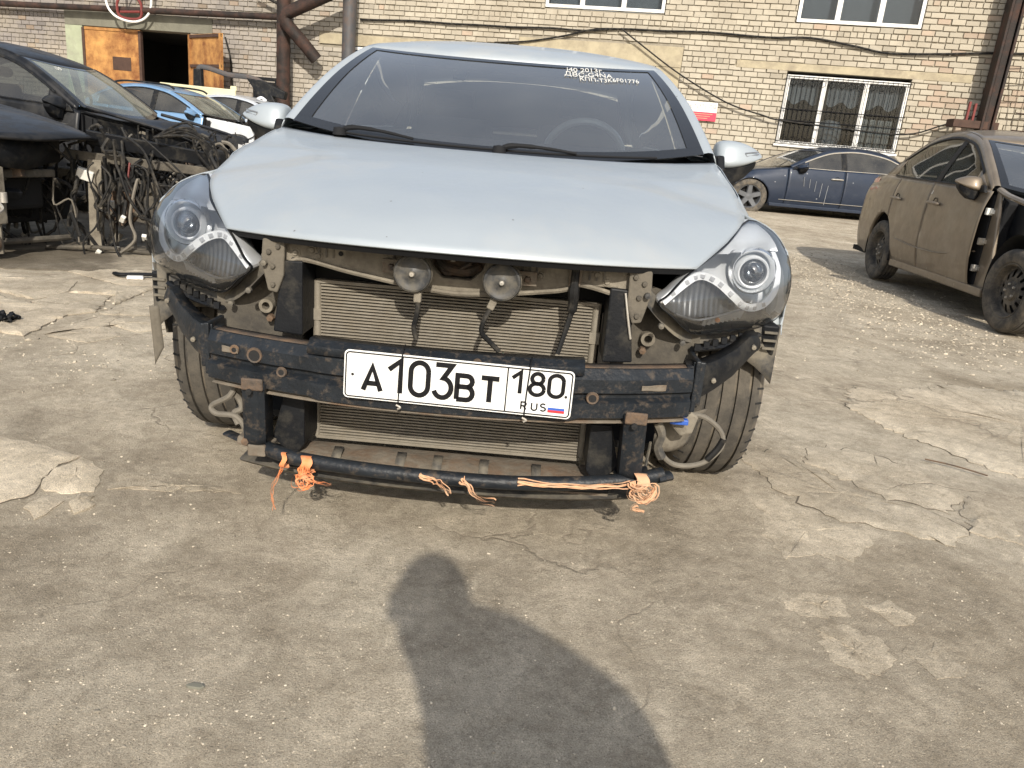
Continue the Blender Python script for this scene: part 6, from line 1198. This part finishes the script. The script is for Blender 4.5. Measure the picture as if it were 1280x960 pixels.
# ================================================================ THE PHOTOGRAPHER (crouching behind the camera; the long shadow)
per = thing('person', 'crouching person in a dark jacket holding up a phone', 'person', (.25, -.5, 0))
def skin(name, joints, edges, m, root_i=0, sub=2):
    me = bpy.data.meshes.new(name); me.from_pydata([tuple(np.array(j[:3])-np.array([.25, -.5, 0])) for j in joints], edges, []); o = bpy.data.objects.new(name, me); COL.objects.link(o); o.parent = per; me.materials.append(M[m])
    o.modifiers.new('skin', 'SKIN'); s = o.modifiers.new('sub', 'SUBSURF'); s.levels = sub; s.render_levels = sub
    for i, j in enumerate(joints): me.skin_vertices[0].data[i].radius = (j[3], j[3] if len(j) < 5 else j[4]); me.skin_vertices[0].data[i].use_root = (i == root_i)
    return o
J = [(.38, -.62, .34, .15), (.345, -.50, .52, .15), (.315, -.40, .69, .18), (.26, -.31, .81, .14), (.155, -.24, .90, .075), (.11, -.20, .96, .065),   # pelvis..neck
     (.44, -.32, .83, .09), (.40, -.17, .84, .065), (.22, -.10, .92, .055), (.085, -.075, .945, .03),     # right arm
     (.15, -.33, .77, .08), (.13, -.20, .72, .06), (.085, -.12, .83, .045), (.0, -.075, .925, .03),          # left arm
     (.46, -.60, .30, .10), (.50, -.22, .42, .08), (.49, -.44, .09, .055), (.50, -.32, .04, .05), (.50, -.20, .03, .045),
     (.26, -.60, .30, .10), (.22, -.22, .44, .08), (.23, -.44, .09, .055), (.23, -.32, .04, .05), (.23, -.20, .03, .045)]
E_ = [(0, 1), (1, 2), (2, 3), (3, 4), (4, 5), (3, 6), (6, 7), (7, 8), (8, 9), (3, 10), (10, 11), (11, 12), (12, 13), (0, 14), (14, 15), (15, 16), (16, 17), (17, 18), (0, 19), (19, 20), (20, 21), (21, 22), (22, 23)]
skin('body', J, E_, 'cloth')
b = MB(); vs = []
for i in range(13):
    a = math.pi*i/12-math.pi/2
    for k in range(18):
        q = 2*math.pi*k/18; x, y, z = .077*math.cos(a)*math.cos(q), .098*math.cos(a)*math.sin(q), .118*math.sin(a)
        if z < 0: x *= 1-.28*(-z/.118); y *= 1-.1*(-z/.118)
        vs.append((x, y+.012*max(0, -z/.118), z))
b.add(vs, [(i*18+k, i*18+(k+1) % 18, (i+1)*18+(k+1) % 18, (i+1)*18+k) for i in range(12) for k in range(18)])
b.tube([(0, .09, .01), (0, .118, -.025), (0, .10, -.035)], .013, 8)
for sx in (-1, 1): b.lathe([(.001, sx*.01), (.022, sx*.008), (.026, 0), (.015, -sx*.01)], (sx*.078, -.005, -.005), 'x', 12)
b.v = [(v[0]+.075-.25, v[1]-.165+.5, v[2]+1.015) for v in b.v]; hd = obj('head', b, 'skin', per)
b = MB()
for sx in (-1, 1): b.lathe([(.0005, .012), (.009, .009), (.011, 0)], (.075-.25+sx*.03, -.165+.5+.082, 1.015), 'y', 10)
obj('eyes', b, 'whiteplastic', hd); b = MB(); b.tube([(.05-.25, -.165+.5+.088, .965), (.075-.25, -.165+.5+.096, .962), (.10-.25, -.165+.5+.088, .965)], .006, 6); obj('mouth', b, 'redplastic', hd)
b = MB(); vs = []
for i in range(8):
    a = math.pi/2*i/7
    for k in range(18): q = 2*math.pi*k/18; vs.append((.084*math.cos(a)*math.cos(q)+.075-.25, .104*math.cos(a)*math.sin(q)-.175+.5, 1.015+.02+.108*math.sin(a)))
b.add(vs, [(i*18+k, i*18+(k+1) % 18, (i+1)*18+(k+1) % 18, (i+1)*18+k) for i in range(7) for k in range(18)]); obj('hair', b, 'interior', hd)
for nm, hx, hy, hz, d in (('hand', .085, -.07, .95, -1), ('hand', -.005, -.07, .93, 1)):
    jj = [(hx, hy, hz, .024, .014), (hx+d*.02, hy+.004, hz+.012, .022, .012)]; ed = [(0, 1)]
    for f in range(4):
        i0 = len(jj); z = hz+.028-.016*f; jj += [(hx+d*.035, hy+.012, z, .009), (hx+d*.058, hy+.022, z+.002, .008), (hx+d*.066, hy+.006, z+.002, .0075)]; ed += [(1, i0), (i0, i0+1), (i0+1, i0+2)]
    i0 = len(jj); jj += [(hx+d*.012, hy-.014, hz+.03, .010), (hx+d*.035, hy-.018, hz+.045, .009)]; ed += [(0, i0), (i0, i0+1)]
    skin('hand', jj, ed, 'skin')
ph = thing('phone', 'phone held up in both hands of the crouching person', 'phone', (.04, -.072, .945)); b = MB(); b.box((0, 0, 0), (.148, .008, .072)); obj('case', b, 'plastic', ph, smooth=False, bevel=.004); b = MB(); b.box((0, -.0045, 0), (.140, .001, .066)); obj('screen', b, 'frit', ph, smooth=False)
